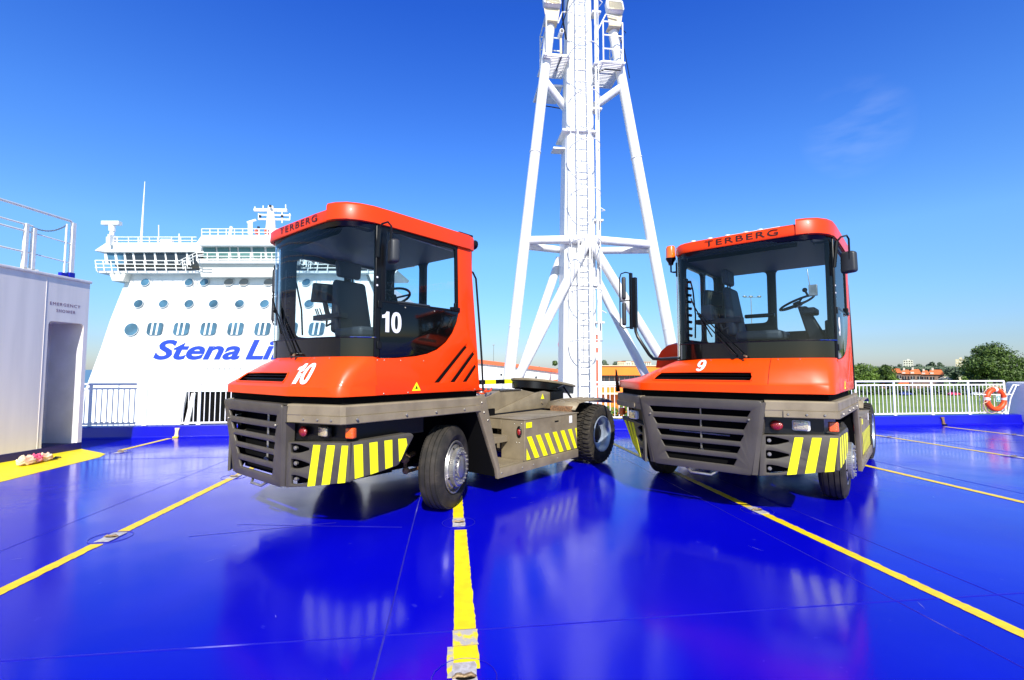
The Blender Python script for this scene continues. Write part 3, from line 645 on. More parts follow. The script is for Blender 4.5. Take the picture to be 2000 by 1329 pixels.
# bridge: wings (mirrored) and raised centre
for mir in (0, 1):
    g = (lambda px: 964-px) if mir else (lambda px: px)
    def slab(name, poly, d0, d1, mm, bev=.08):
        P = [q2(g(a), b_, d0) for a, b_ in poly]; mb = MB(); mb.mesh(plate_mesh(P, [], (d1-d0), bev), frame((0, (d0+d1)/2, 0), (1, 0, 0), (0, 0, 1))); return mb.build(name, mm, fe)
    slab('wing_roof', [(183, 490), (207, 474), (400, 474), (400, 486), (390, 492), (212, 493)], -1.0, 7, 'ship_white')
    slab('wing_wall', [(209, 492), (392, 492), (392, 530), (232, 532)], -.5, 6, 'ship_glass_dark', .02)
    slab('wing_base', [(232, 515.5), (392, 515.5), (392, 534), (246, 534)], -.3, 6, 'ship_white')
    slab('gallery_floor', [(188, 528.5), (394, 528.5), (394, 533), (191, 533.5)], -.9, 5, 'ship_white', .05)
    slab('wing_bracket', [(212, 533), (246, 533), (240, 549), (218, 549)], -.8, 2, 'ship_cream', .1)
    for x0, x1 in ((209, 224), (228, 242), (245, 259), (262, 281), (283, 301), (304, 322), (324, 342), (345, 364), (367, 376)):
        mb = MB(); P = [q2(g(a), b_, -.6) for a, b_ in ((x0, 493.5), (x1, 493.5), (x1+3, 516), (x0+4, 516))]
        mb.prism(P, 0, .06, frame((0, -.56, 0), (1, 0, 0), (0, 0, 1))); mb.build('bridge_window', 'ship_glass_dark' if x0 > 240 else 'ship_glass', fe)
    mb = MB()
    for x0, x1 in ((224, 228), (242, 245), (259, 262), (281, 283), (301, 304), (322, 324), (342, 345), (364, 367), (204, 209)):
        P = [q2(g(a), b_, -.6) for a, b_ in ((x0, 492), (x1, 492), (x1+4, 517), (x0+3, 517))]; mb.prism(P, 0, .16, frame((0, -.52, 0), (1, 0, 0), (0, 0, 1)))
    mb.build('window_post', 'ship_white', fe)
    mb = MB()
    for yy in (509, 516, 523): mb.tube([q(g(186), yy, -1.2), q(g(375), yy+1, -1.2)], .05, 6)
    mb.tube([q(g(186), 509, -1.2), q(g(186), 509, 1)], .05, 6)
    for x in (186, 201, 216, 228, 243, 262, 281, 301, 322, 342, 360): mb.tube([q(g(x), 509, -1.2), q(g(x+3), 530, -1.2)], .05, 6)
    mb.build('gallery_rail', 'white_rail', fe)
    mb = MB()
    for yy in (463.5, 470): mb.tube([q(g(208), yy, -1), q(g(384), yy, -1)], .045, 6)
    for x in (208, 229, 251, 270, 292, 308, 335, 353, 375): mb.tube([q(g(x), 463.5, -1), q(g(x), 478, -1)], .045, 6)
    mb.build('roof_rail', 'white_rail', fe)
    mb = MB()
    for yy in (0, 6): mb.tube([q(g(352), 509+yy, -1.3), q(g(366), 502+yy, -2), q(g(384), 493+yy, -2.8), q(g(398), 492+yy, -2.8)], .045, 6)
    for x, a_ in ((356, 507), (364, 503), (370, 500), (376, 497), (384, 493)): mb.tube([q(g(x), a_, -2), q(g(x+2), a_+19, -2)], .045, 6)
    mb.build('stair_rail', 'white_rail', fe)
def slabc(name, poly, d0, d1, mm, bev=.08):
    P = [q2(a, b_, d0) for a, b_ in poly]; mb = MB(); mb.mesh(plate_mesh(P, [], (d1-d0), bev), frame((0, (d0+d1)/2, 0), (1, 0, 0), (0, 0, 1))); return mb.build(name, mm, fe)
slabc('bridge_roof', [(383, 474), (394, 459), (570, 459), (581, 474), (576, 480), (388, 480)], -1.9, 6, 'ship_white')
slabc('bridge_wall', [(396, 479), (568, 479), (566, 508), (400, 508)], -1.1, 5, 'ship_white', .02)
slabc('bridge_base', [(386, 505), (578, 505), (574, 541), (392, 541)], -1.0, 4, 'ship_cream')  # cream puts the slight shading below the bridge step into the colour
slabc('bridge_base', [(384, 509), (580, 509), (578, 514.5), (386, 514.5)], -1.5, 4, 'ship_white')
for x0, x1 in ((397, 421), (425, 447), (451, 463), (467, 489), (494, 516), (521, 541), (545, 565)):
    mb = MB(); P = [q2(a, b_, -1.2) for a, b_ in ((x0-1, 480.5), (x1-1, 480.5), (x1+1, 504), (x0+1, 504))]
    mb.prism(P, 0, .06, frame((0, -1.16, 0), (1, 0, 0), (0, 0, 1))); mb.build('bridge_window', 'ship_glass_teal', fe)
mb = MB()
for yy in (494, 501, 508): mb.tube([q(384, yy, -1.55), q(580, yy, -1.55)], .045, 6)
for x in range(384, 581, 21): mb.tube([q(x, 494, -1.55), q(x, 510, -1.55)], .045, 6)
mb.build('gallery_rail', 'white_rail', fe)
mb = MB()
for yy in (447.5, 454): mb.tube([q(394, yy, -1.7), q(570, yy, -1.7)], .045, 6)
for x in range(394, 571, 16): mb.tube([q(x, 447.5, -1.7), q(x, 461, -1.7)], .045, 6)
mb.build('roof_rail', 'white_rail', fe)
mb = MB(); mb.tube([q(219, 478, -1), q(219, 440, -1)], .22, 12); mb.tube([q(219, 452, -1), q(219, 434, -1)], .3, 10); mb.box(q(197, 438.5, -1.3), q(239, 434.5, -.8)); mb.box(q(214, 478, -1.5), q(226, 463, -.5)); mb.build('radar_scanner', 'ship_white', fe)
mb = MB(); mb.tube([q(275.5, 476, 0), q(283, 355, 0)], [.13, .03], 8); mb.tube([q(310, 476, 0), q(310, 440, 0)], .05, 6); mb.tube([q(350, 476, 0), q(350, 457, 0)], .06, 6); mb.box(q(313, 475, 0), q(340, 469, .4)); mb.build('aerial', 'white_rail', fe)
mb = MB(); mb.tube([q(529, 462, 2), q(529, 403, 2)], [.62, .3], 12)
for yy, a_, b_ in ((410.5, 497, 561), (420, 506, 568), (428.5, 505, 566)): mb.tube([q(a_, yy, 2), q(b_, yy+1, 2)], .11 if yy > 412 else .2, 8)
for x, y0, y1 in ((498, 404, 412), (514, 402, 412), (558, 400, 412), (505, 417, 430), (566, 417, 430), (551, 410, 436)): mb.tube([q(x, y0, 2), q(x, y1, 2)], .06, 6)
mb.build('radar_mast', 'ship_white', fe)
mb = MB(); mb.tube([q(483, 435, 1), q(500, 430, 1)], .12, 6); mb.tube([q(489, 458, 1), q(489, 434, 1)], .25, 8); mb.build('radar_scanner', 'ship_white', fe)
mb = MB(); mb.tube([q(449, 459, 0), q(452, 443, 0)], .15, 8); mb.build('searchlight', 'ship_white', fe)
mb = MB()
for x, y in ((508, 423), (551, 423), (528, 403), (505, 445)): mb.tube([q(x, y+2, 1.4), q(x, y-2, 1.4)], .14, 8)
mb.build('navigation_lamp', 'black', fe)
for xa in (496, 515): mb = MB(); mb.box(q(xa, 457, -1), q(xa+12, 450, -.2)); mb.build('rescue_gear', 'orange_lens', fe, bevel=.1)

# ================================================================== SEA, LAND AND TOWN
mb = MB(); mb.add([(-9000, -4000, -12.5), (9000, -4000, -12.5), (9000, 12000, -12.5), (-9000, 12000, -12.5)], [(0, 1, 2, 3)]); tag(mb.build('sea', 'water'), kind='structure')
ZL = -9.0
mb = MB(); P = [CAMROT @ Vector(p) for p in [(1, 60, 0), (60, 40, 0), (260, 60, 0), (3500, 2500, 0), (3500, 4000, 0), (-60, 4000, 0), (0, 220, 0)]]
mb.prism([(p.x, p.y) for p in P], -13.5, ZL); tag(mb.build('grass_bank', 'grass'), kind='structure')
mb = MB(); P = [CAMROT @ Vector(p) for p in [(1.2, 60.2, 0), (52, 41, 0), (40, 125, 0), (2, 135, 0)]]; mb.prism([(p.x, p.y) for p in P], ZL-.2, ZL+.01); tag(mb.build('quay_pavement', 'quay'), kind='structure')
def fbox(px0, px1, py0, py1, D, dep):      # camera-aligned box from pixel extents; py1 None = down to the land
    a = at(px0, py0, D); b_ = at(px1, py1 if py1 else py0, D); z0 = b_.z if py1 else ZL
    return (a.x, D, z0), (b_.x, D+dep, a.z)
def town(name, label, cat, px, D, group=None):
    p = at(px, 721, D); t_ = thing(name, label, cat, CAMROT @ Vector((p.x, D, ZL)), -YAW, group); t_['o'] = 0; del t_['o']
    return t_, Vector((p.x, D, ZL))
def tb(t_, o, name, mm, px0, px1, py0, py1, D, dep, bev=0):
    a, b_ = fbox(px0, px1, py0, py1, D, dep); mb = MB(); mb.box(Vector(a)-o, Vector(b_)-o); return mb.build(name, mm, t_, bevel=bev)
# orange terminal
t_, o = town('terminal_building', 'long orange terminal building with a dark window strip right of the mast', 'building', 1240, 72)
tb(t_, o, 'parapet', 'orange_wall', 1168, 1345, 715.5, 733.5, 71.8, 20); tb(t_, o, 'roof_edge', 'cream_wall', 1167, 1346, 713.8, 715.4, 71.6, 20.4)
tb(t_, o, 'wall', 'orange_wall', 1169, 1344, 750, None, 72.2, 20); tb(t_, o, 'sill', 'white_paint', 1168, 1345, 748.6, 752.5, 71.7, 1); tb(t_, o, 'back_wall', 'window_dark', 1170, 1343, 733.6, 750, 73, 18)
for x in range(1170, 1343, 10): tb(t_, o, 'window', 'window_dark', x+.5, x+9.3, 734, 749, 72.4, .1); tb(t_, o, 'window_post', 'house_wall', x+9.3, x+10.5, 733.6, 749.8, 72.3, .3)
tb(t_, o, 'canopy', 'cream_wall', 1168, 1345, 768, 771, 70.5, 2)
# lighthouse
t_, o = town('lighthouse', 'slim lighthouse banded red and white just right of the mast', 'lighthouse', 1168, 66)
k = 66/FPX
for i, (y0, y1, mm) in enumerate([(655, 668.5, 'roof_red'), (668.5, 680, 'white_paint'), (680, 689, 'roof_red'), (689, 704, 'white_paint'), (704, 742, 'roof_red')]):
    z1 = at(1168, y0, 66).z-ZL; z0 = at(1168, y1, 66).z-ZL if i < 4 else 0
    mb = MB(); mb.lathe([(.36, z0), (.34, z1)], 20); mb.build('tower_band', mm, t_)
mb = MB(); z = at(1168, 655, 66).z-ZL; mb.lathe([(.0, z), (.5, z+.02), (.52, z+.1), (.3, z+.12), (.3, z+.75), (.36, z+.78), (0, z+1.1)], 20); mb.build('lantern', 'white_paint', t_)
# white quay building with red sloping roof edge
t_, o = town('quay_building', 'low white quayside building with a sloping red roof edge behind the left tractor', 'building', 1020, 64)
def pl(name, mm, pts, D, d1, d2):
    mb = MB(); P = [(at(a, b_, D).x-o.x, at(a, b_, D).z-o.z if b_ else 0) for a, b_ in pts]; mb.mesh(plate_mesh(P, [], d2-d1, 0), frame((0, (d1+d2)/2, 0), (1, 0, 0), (0, 0, 1))); return mb.build(name, mm, t_)
pl('wall', 'white_paint', [(925, 708), (1013, 719), (1160, 737), (1160, 0), (925, 0)], 64, 0, 8)
pl('roof_edge', 'roof_red', [(925, 701.5), (1013, 712), (1160, 730.5), (1160, 737), (1013, 718.5), (925, 709)], 64, -.4, 9)
pl('canopy', 'roof_red', [(1070, 746), (1096, 740), (1096, 743), (1072, 750)], 63, -1.4, -.2)
for x, y in ((979, 732), (1047, 737)):
    mb = MB(); p = at(x, y, 64)-o; mb.tube([(p.x, -.1, p.z), (p.x, -.02, p.z)], .14, 12); mb.build('round_window', 'window_dark', t_)
# apartments, towers
t_, o = town('apartment_block', 'cream apartment block behind the orange terminal', 'building', 1237, 330)
for a, b_, y, mm in ((1206, 1222, 707, 'cream_wall'), (1222, 1233, 705.5, 'pale_wall'), (1233, 1250, 707, 'cream_wall'), (1250, 1272, 708, 'pale_wall')):
    w_ = tb(t_, o, 'wall', mm, a, b_-.3, y, None, 330, 12)
    for yy in (709, 712.3):
        for x in range(a+2, b_-3, 4): tb(t_, o, 'window', 'window_dark', x, x+2, yy, yy+1.6, 329.8, .1)
    tb(t_, o, 'roof', 'roof_orange' if y > 706 else 'quay', a, b_-.3, y-.8, y, 329.7, 12.5)
def facing(name, label, cat, px, D, group):
    p = at(px, 721, D); th_ = math.atan2(p.x, D); t_ = thing(name, label, cat, CAMROT @ Vector((p.x, D, ZL)), -YAW-th_, group); return t_, cos(th_)*D/FPX, D
def hz(y, D): return at(1000, y, D).z-ZL
for name_, x0, x1, y0, D, mm, lab in (('tower_block', 1765, 1784, 704, 620, 'pale_wall', 'pale tower block in the distance above orange roofs'), ('tower_block', 1867, 1887, 702, 430, 'cream_wall', 'sunlit cream tower block left of the big tree')):
    t_, k, D = facing(name_, lab, 'building', (x0+x1)/2, D, 'distant tower blocks'); w = (x1-x0)*k/2; h_ = hz(y0, D)
    mb = MB(); mb.box((-w, 0, 0), (w, 14, h_)); mb.build('wall', mm, t_)
    mb = MB(); mb.box((-w*.2, 4, h_), (w*.3, 9, h_+1.6)); mb.build('roof_house', mm, t_)
    for z in range(2, int(h_)-1, 3):
        for i in range(4): mb = MB(); mb.box((-w+w*.5*i+w*.12, -.08, z), (-w+w*.5*i+w*.36, -.02, z+1.4)); mb.build('window', 'window_dark' if D > 500 else 'pale_wall', t_)
mb = MB(); mb.box((-w-1.2, -4, 0), (-w, -2, hz(719, 430))); mb.build('chimney', 'white_paint', t_)
def house(x0, x1, yr, ye, D, lab):
    t_, k, D = facing('house', lab, 'house', (x0+x1)/2, D, 'orange roofed houses'); xb = (x1-x0)*k/2; xa = -xb; zr = hz(yr, D+5); ze = hz(ye, D)
    mb = MB(); mb.add([(xa, -.4, ze), (xb, -.4, ze), (xb-1.0, 5, zr), (xa+1.0, 5, zr), (xa, 10.4, ze), (xb, 10.4, ze)], [(0, 1, 2, 3), (3, 2, 5, 4), (0, 3, 4), (1, 5, 2), (0, 4, 5, 1)]); r_ = mb.build('roof', 'roof_orange', t_)
    mb = MB(); mb.box((xa+.4, .2, 0), (xb-.4, 9.8, ze-.03)); mb.build('wall', 'house_wall', t_)
    mb = MB(); xc = xa+(xb-xa)*.25; mb.box((xc, 4.2, zr-1), (xc+.8, 5.2, zr+.9)); mb.build('chimney', 'pale_wall', r_)
    n = max(2, int((xb-xa)/3.0))
    for i in range(n):
        xx = xa+(xb-xa)*(i+.3)/n
        mb = MB(); mb.box((xx, .08, ze-2.6), (xx+1.5, .17, ze-1.1)); w_ = mb.build('window', 'window_dark', t_)
        mb = MB(); mb.box((xx-.12, .1, ze-2.75), (xx+1.62, .19, ze-2.6)); mb.box((xx+.7, .05, ze-2.6), (xx+.8, .1, ze-1.1)); mb.build('frame', 'white_paint', w_)
        if i % 2 == 0:
            zz = ze+(zr-ze)*.1; mb = MB(); mb.box((xx, .0, zz), (xx+1.3, 2.2, zz+.8)); mb.build('dormer', 'pale_wall', r_)
for args in ((1732, 1762, 720, 729, 232, 'orange roofed house nearest the green trees'), (1758, 1780, 722.5, 731, 240, 'narrow orange roofed house below the pale tower'), (1774, 1800, 721.5, 731, 228, 'orange roofed house, middle of the terrace'),
        (1797, 1816, 724, 732, 245, 'dull orange roofed house set back in the terrace'), (1811, 1844, 722.5, 732, 226, 'wide orange roofed house at the right end of the terrace')): house(*args)
t_, o = town('pavilion', 'long low building with a salmon roof seen through the right railing', 'building', 1745, 214)
tb(t_, o, 'roof', 'roof_orange', 1708, 1776, 746, 753, 214, 6); tb(t_, o, 'wall', 'house_wall', 1712, 1772, 753.2, None, 215, 4)
t_, o = town('marquee', 'pale yellow marquee roof near the big tree', 'tent', 1858, 219)
mb = MB(); a = at(1848, 742, 219)-o; b_ = at(1866, 742, 219)-o; mb.add([(a.x, 0, a.z), (b_.x, 0, a.z), (b_.x, 5, a.z), (a.x, 5, a.z), (a.x+1, 2.5, a.z+1.4), (b_.x-1, 2.5, a.z+1.4)], [(0, 1, 5, 4), (1, 2, 5), (2, 3, 4, 5), (3, 0, 4), (0, 3, 2, 1)]); mb.build('roof', 'cream_wall', t_)
mb = MB()
for x in (a.x, b_.x-.1):
    for y in (0, 4.9): mb.box((x, y, 0), (x+.1, y+.1, a.z))
mb.build('pole', 'white_paint', t_)

# trees: trunk, limbs and a crown of leaf clumps
def tree(px, D, ytop, wpx, seed, label, mm='leaf', nblob=14, nleaf=150, ls=.55, group='trees on the shore', zb=None, cat='tree'):
    random.seed(seed); p = at(px, ytop, D); zb = ZL if zb is None else zb; Ht = p.z-zb; w = wpx*D/FPX/2
    t_ = thing('tree', label, cat, CAMROT @ Vector((p.x, D, zb)), random.random()*6, group)
    mb = MB(); mb.tube([(0, 0, -.2), (.1, 0, Ht*.25), (.0, .1, Ht*.45), (.1, 0, Ht*.7)], [Ht*.026, Ht*.021, Ht*.015, Ht*.006], 8)
    blobs = []
    for i in range(nblob):
        a = random.random()*2*pi; r_ = w*(.25+.5*random.random()); f = random.random(); z = Ht*(.28+.55*f); r_ *= (1.05-.55*max(0, f-.35)*1.5)
        c = Vector((r_*cos(a), r_*sin(a), z)); rb = w*(.26+.22*random.random()); blobs.append((c, rb))
        mb.tube([(0, 0, Ht*.28), Vector((0, 0, Ht*.36)).lerp(c, .5), c], [Ht*.012, Ht*.008, Ht*.003], 5)
    blobs.append((Vector((0, 0, Ht-w*.32)), w*.32)); blobs.append((Vector((0, 0, Ht*.55)), w*.5))
    mb.build('trunk', 'bark', t_)
    vs = []; fs = []
    for c, rb in blobs:
        for k in range(nleaf):
            d = Vector((random.gauss(0, 1), random.gauss(0, 1), random.gauss(0, 1)*.85)).normalized()
            p_ = c+d*rb*(.55+.5*random.random()**.6)
            n = (d+Vector((random.gauss(0, .6), random.gauss(0, .6), random.gauss(0, .6)))).normalized(); u = n.orthogonal().normalized(); v = n.cross(u); s_ = ls*(.5+random.random()*.8)
            a = random.random()*6; uu = u*cos(a)+v*sin(a); vv = n.cross(uu); o_ = len(vs)
            vs += [p_-uu*s_, p_-vv*s_*.45+n*s_*.1, p_+uu*s_, p_+vv*s_*.5-n*s_*.1]; fs.append((o_, o_+1, o_+2, o_+3))
    mb = MB(); mb.add(vs, fs, False); mb.build('crown', mm, t_, fix=False)
    return t_
for px, D, yt, w, sd_, lab, mm, nb, nl, ls in [
    (1938, 206, 671, 104, 3, 'big dark green tree at the right', 'leaf', 30, 330, .55),
    (1903, 210, 711, 44, 4, 'lower dark tree at the left foot of the big tree', 'leaf', 14, 200, .5),
    (2003, 204, 698, 60, 5, 'dark tree cut by the right edge of the picture', 'leaf', 14, 220, .5),
    (1682, 205, 709, 60, 6, 'green tree directly right of the right tractor', 'leaf_light', 20, 220, .45),
    (1708, 215, 716, 40, 7, 'small lighter green tree, middle of the three by the tractor', 'leaf_light', 16, 200, .45),
    (1729, 208, 712, 42, 8, 'green tree beside the nearest orange roof', 'leaf', 18, 200, .45),
    (1742, 203, 730, 30, 9, 'low bright bush left of the orange roofs', 'leaf_light', 8, 120, .4),
    (1882, 203, 735, 24, 12, 'low bright bush right of the marquee', 'leaf_light', 8, 120, .4),
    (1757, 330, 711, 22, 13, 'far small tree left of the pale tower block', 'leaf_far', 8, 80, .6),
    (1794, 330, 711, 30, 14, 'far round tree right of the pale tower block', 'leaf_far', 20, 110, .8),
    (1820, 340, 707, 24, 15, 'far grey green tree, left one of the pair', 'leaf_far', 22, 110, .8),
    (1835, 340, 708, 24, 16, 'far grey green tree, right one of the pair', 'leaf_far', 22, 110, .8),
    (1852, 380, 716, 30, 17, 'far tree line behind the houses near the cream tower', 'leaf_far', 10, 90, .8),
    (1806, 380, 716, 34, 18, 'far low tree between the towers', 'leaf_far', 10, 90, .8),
    (1862, 220, 728, 20, 30, 'tree behind the pale yellow marquee', 'leaf', 8, 120, .45),
    (1084, 150, 705, 30, 19, 'dark tree over the sloping red roof left of the mast', 'leaf', 12, 160, .4),
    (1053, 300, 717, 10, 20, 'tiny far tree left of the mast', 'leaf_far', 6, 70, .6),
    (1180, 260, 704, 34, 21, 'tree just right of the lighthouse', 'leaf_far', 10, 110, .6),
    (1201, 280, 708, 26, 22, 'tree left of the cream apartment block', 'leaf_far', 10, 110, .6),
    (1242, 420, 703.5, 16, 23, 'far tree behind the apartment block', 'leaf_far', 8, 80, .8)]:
    tree(px, D, yt, w, sd_, lab, mm, nb, nl, ls)
# hedge band and bushes between grass and houses
random.seed(11); vs = []; fs = []
for k in range(9000):
    px = 1640+random.random()*400; D = 196+random.random()*8; h_ = (.35+.65*noise.noise(Vector((px*.05, 0, 3)))+.4)*2.6
    p = at(px, 721, D); p.z = ZL+random.random()**.8*max(.5, h_)*1.3; p = CAMROT @ p; s_ = .35+random.random()*.4
    u = Vector((random.gauss(0, 1), random.gauss(0, 1), random.gauss(0, .6))).normalized(); v = u.orthogonal().normalized(); o_ = len(vs)
    vs += [p-u*s_, p-v*s_*.6, p+u*s_, p+v*s_*.6]; fs.append((o_, o_+1, o_+2, o_+3))
mb = MB(); mb.add(vs, fs); tag(mb.build('shrubbery', 'leaf', fix=False), 'dark band of shrubs beyond the grass bank', 'shrubs', kind='stuff')
random.seed(12); vs = []; fs = []
for k in range(5200):
    px = 1700+random.random()*190; D = 300+random.random()*30; top = 717.5+2.2*noise.noise(Vector((px*.09, 4, 3)))+1.2*noise.noise(Vector((px*.31, 1, 3)))
    p = at(px, top, D); p.z = p.z-random.random()**1.3*6; p = CAMROT @ p; s_ = .6+random.random()*.7
    u = Vector((random.gauss(0, 1), random.gauss(0, 1), random.gauss(0, .6))).normalized(); v = u.orthogonal().normalized(); o_ = len(vs)
    vs += [p-u*s_, p-v*s_*.6, p+u*s_, p+v*s_*.6]; fs.append((o_, o_+1, o_+2, o_+3))
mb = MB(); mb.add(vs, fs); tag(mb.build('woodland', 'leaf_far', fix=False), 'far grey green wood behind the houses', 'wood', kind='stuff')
# shrubs before the terminal
vs = []; fs = []
for k in range(2500):
    px = 1150+random.random()*80; D = 60+random.random()*4; p = at(px, 721, D); p.z = ZL+random.random()*5.8; p = CAMROT @ p; s_ = .12+random.random()*.2
    u = Vector((random.gauss(0, 1), random.gauss(0, 1), random.gauss(0, .6))).normalized(); v = u.orthogonal().normalized(); o_ = len(vs)
    vs += [p-u*s_, p-v*s_*.6, p+u*s_, p+v*s_*.6]; fs.append((o_, o_+1, o_+2, o_+3))
mb = MB(); mb.add(vs, fs); tag(mb.build('shrubbery', 'leaf_light', fix=False), 'green shrubs in front of the orange terminal', 'shrubs', kind='stuff')
# parked cars by the shrubs
mat('car_pink', (.62, .03, .10), .3, coat=.6); mat('car_blue', (.04, .06, .25), .3, coat=.6); mat('car_white', (.7, .7, .7), .3, coat=.6)
def car(px, D, mm, lab):
    p = at(px, 721, D); t_ = thing('parked_car', lab, 'car', CAMROT @ Vector((p.x, D, ZL)), -YAW+.05, 'cars parked beyond the grass')
    mb = MB(); prof = [(-2.1, .3), (-2.15, .75), (-1.5, .9), (-.9, 1.38), (.7, 1.42), (1.5, .95), (2.1, .85), (2.15, .3)]
    mb.prism([(a, b_) for a, b_ in prof], -.85, .85, frame((0, 0, 0), (1, 0, 0), (0, 0, 1))); mb.build('body', mm, t_, bevel=.08)
    mb = MB(); mb.prism([(-1.25, .93), (-.83, 1.3), (.6, 1.33), (1.2, .95)], -.86, .86, frame((0, 0, 0), (1, 0, 0), (0, 0, 1))); mb.build('window', 'window_dark', t_)
    for x in (-1.3, 1.35):
        for y in (-.8, .8): mb = MB(); mb.tube([(x, y-.1, .32), (x, y+.1, .32)], .32, 16); mb.build('wheel', 'black', t_)
car(1766, 193, 'car_blue', 'dark blue car seen through the right railing'); car(1860, 192, 'car_pink', 'pinkish red car seen through the right railing'); car(1905, 191, 'car_white', 'white car by the shrubs near the lifebuoy')
# flag pole, lamp posts
t_, o = town('flagpole', 'flagpole with a limp red flag left of the mast', 'flagpole', 1094.5, 58)
z1 = at(1094, 655, 58).z-ZL; mb = MB(); mb.tube([(0, 0, 0), (0, 0, z1)], [.09, .05], 8); mb.build('pole', 'white_paint', t_)
mb = MB(); rows = [[(-.02-.28*w_*(1-abs(v_-.8)), .06*sin(w_*9+v_*3), z1-.1-1.35*v_) for w_ in (0, .3, .6, 1)] for v_ in (0, .25, .5, .75, 1)]; mb.grid(rows); mb.build('flag', 'flag_red', t_, solid=.01)
t_, o = town('street_lamp', 'far double armed lamp post seen through the right tractor windscreen', 'street lamp', 1471, 90)
z1 = at(1471, 581, 90).z-ZL; mb = MB(); mb.tube([(0, 0, 0), (0, 0, z1)], [.16, .08], 8); mb.tube([(-1.4, 0, z1), (1.9, 0, z1)], .06, 6); mb.build('pole', 'silver', t_)
for x in (-1.2, .0, 1.6):
    mb = MB(); mb.sphere((x, 0, z1+.15), .42, 8, (1, .6, .4)); mb.build('lamp_head', 'silver', t_)
t_, o = town('street_lamp', 'thin lamp post left of the mast, behind the red roof', 'street lamp', 964, 160)
z1 = at(964, 675, 160).z-ZL; mb = MB(); mb.tube([(0, 0, 0), (0, 0, z1)], [.14, .07], 8); mb.build('pole', 'silver', t_); mb = MB(); mb.box((-.4, -.2, z1), (.4, .2, z1+.25)); mb.build('lamp_head', 'silver', t_)

# ================================================================== THE TRACTORS  (x forward, y to its left, z up)
def band(mb, path, prof, s=1):     # sweep a closed profile (out, z) along a plan path, mitred
    n = len(path); rows = []
    for i in range(n):
        p = Vector(path[i]); d1 = (p-Vector(path[i-1])).normalized() if i else None; d2 = (Vector(path[i+1])-p).normalized() if i < n-1 else None
        if d1 is None: d1 = d2
        if d2 is None: d2 = d1
        n1 = Vector((d1.y, -d1.x)); n2 = Vector((d2.y, -d2.x)); m_ = (n1+n2).normalized(); k = 1/max(.3, m_.dot(n1))
        rows.append([(p.x+m_.x*o*k, s*(p.y+m_.y*o*k), z) for o, z in prof])
    mb.grid(rows, False, closed=True); b0 = len(mb.v)-n*len(prof); P = len(prof)
    mb.f += [[b0+i for i in range(P)], [b0+(n-1)*P+i for i in range(P)][::-1]]; mb.sm += [False, False]; mb.mi += [0, 0]

HC = [((-.62, 1.302), (-.62, 1.292, 1.72)), ((-.34, 1.302), (-.565, 1.285, 1.72)), ((-.25, 1.292), (-.50, 1.255, 1.72)), ((-.205, 1.25), (-.42, 1.19, 1.72)), ((-.165, 1.1), (-.34, 1.07, 1.72)),
      ((-.105, .92), (-.29, .93, 1.72)), ((-.045, .735), (-.264, .73, 1.72)), ((-.036, .69), (-.26, .68, 1.72)), ((-.036, .575), (-.257, .565, 1.72)), ((-.034, .0), (-.262, .0, 1.72)),
      ((-.036, -.575), (-.36, -.36, 1.70)), ((-.036, -.69), (-.42, -.50, 1.66)), ((-.06, -.735), (-.47, -.58, 1.63)), ((-.20, -.89), (-.60, -.77, 1.55)), ((-.37, -1.07), (-.72, -.93, 1.50)),
      ((-.53, -1.23), (-.84, -1.10, 1.465)), ((-.59, -1.275), (-.90, -1.18, 1.455)), ((-.70, -1.30), (-1.0, -1.24, 1.455)), ((-2.02, -1.30), (-2.02, -1.25, 1.58))]
HT = [0, .1, .43, .6, .8, 1]
def hood_pt(i, t):
    (bx, by), (tx, ty, tz) = HC[i]; bul = .11*t*(1-t)
    z = 1.44+(tz-1.44)*t; nx = 1 if i < 17 else 0
    return Vector((bx-.012+(tx-bx+.012)*t+bul*nx*.75, by+(ty-by)*t+(bul*.35*(1 if by > 0 else -1) if abs(by) > .8 else 0), z+bul*.25))
def hood_x(y, z):
    t = min(1, max(0, (z-1.44)/.28))
    for i in range(3, 15):
        a, b_ = hood_pt(i, t), hood_pt(i+1, t)
        if b_.y <= y <= a.y:
            k = (y-a.y)/(b_.y-a.y); return a.x+(b_.x-a.x)*k
    return -.2
WS = [(-.64, 1.292), (-.60, 1.29), (-.555, 1.275), (-.50, 1.245), (-.44, 1.20), (-.38, 1.135), (-.335, 1.05), (-.30, .94), (-.275, .8), (-.26, .62), (-.256, .42), (-.258, .2), (-.268, .03), (-.285, -.10), (-.31, -.20), (-.34, -.27), (-.375, -.31), (-.42, -.325)]

def arcpts(cx, cy, r0, a0, a1, n):
    return [(cx+r0*cos(a0+(a1-a0)*i/n), cy+r0*sin(a0+(a1-a0)*i/n)) for i in range(n+1)]

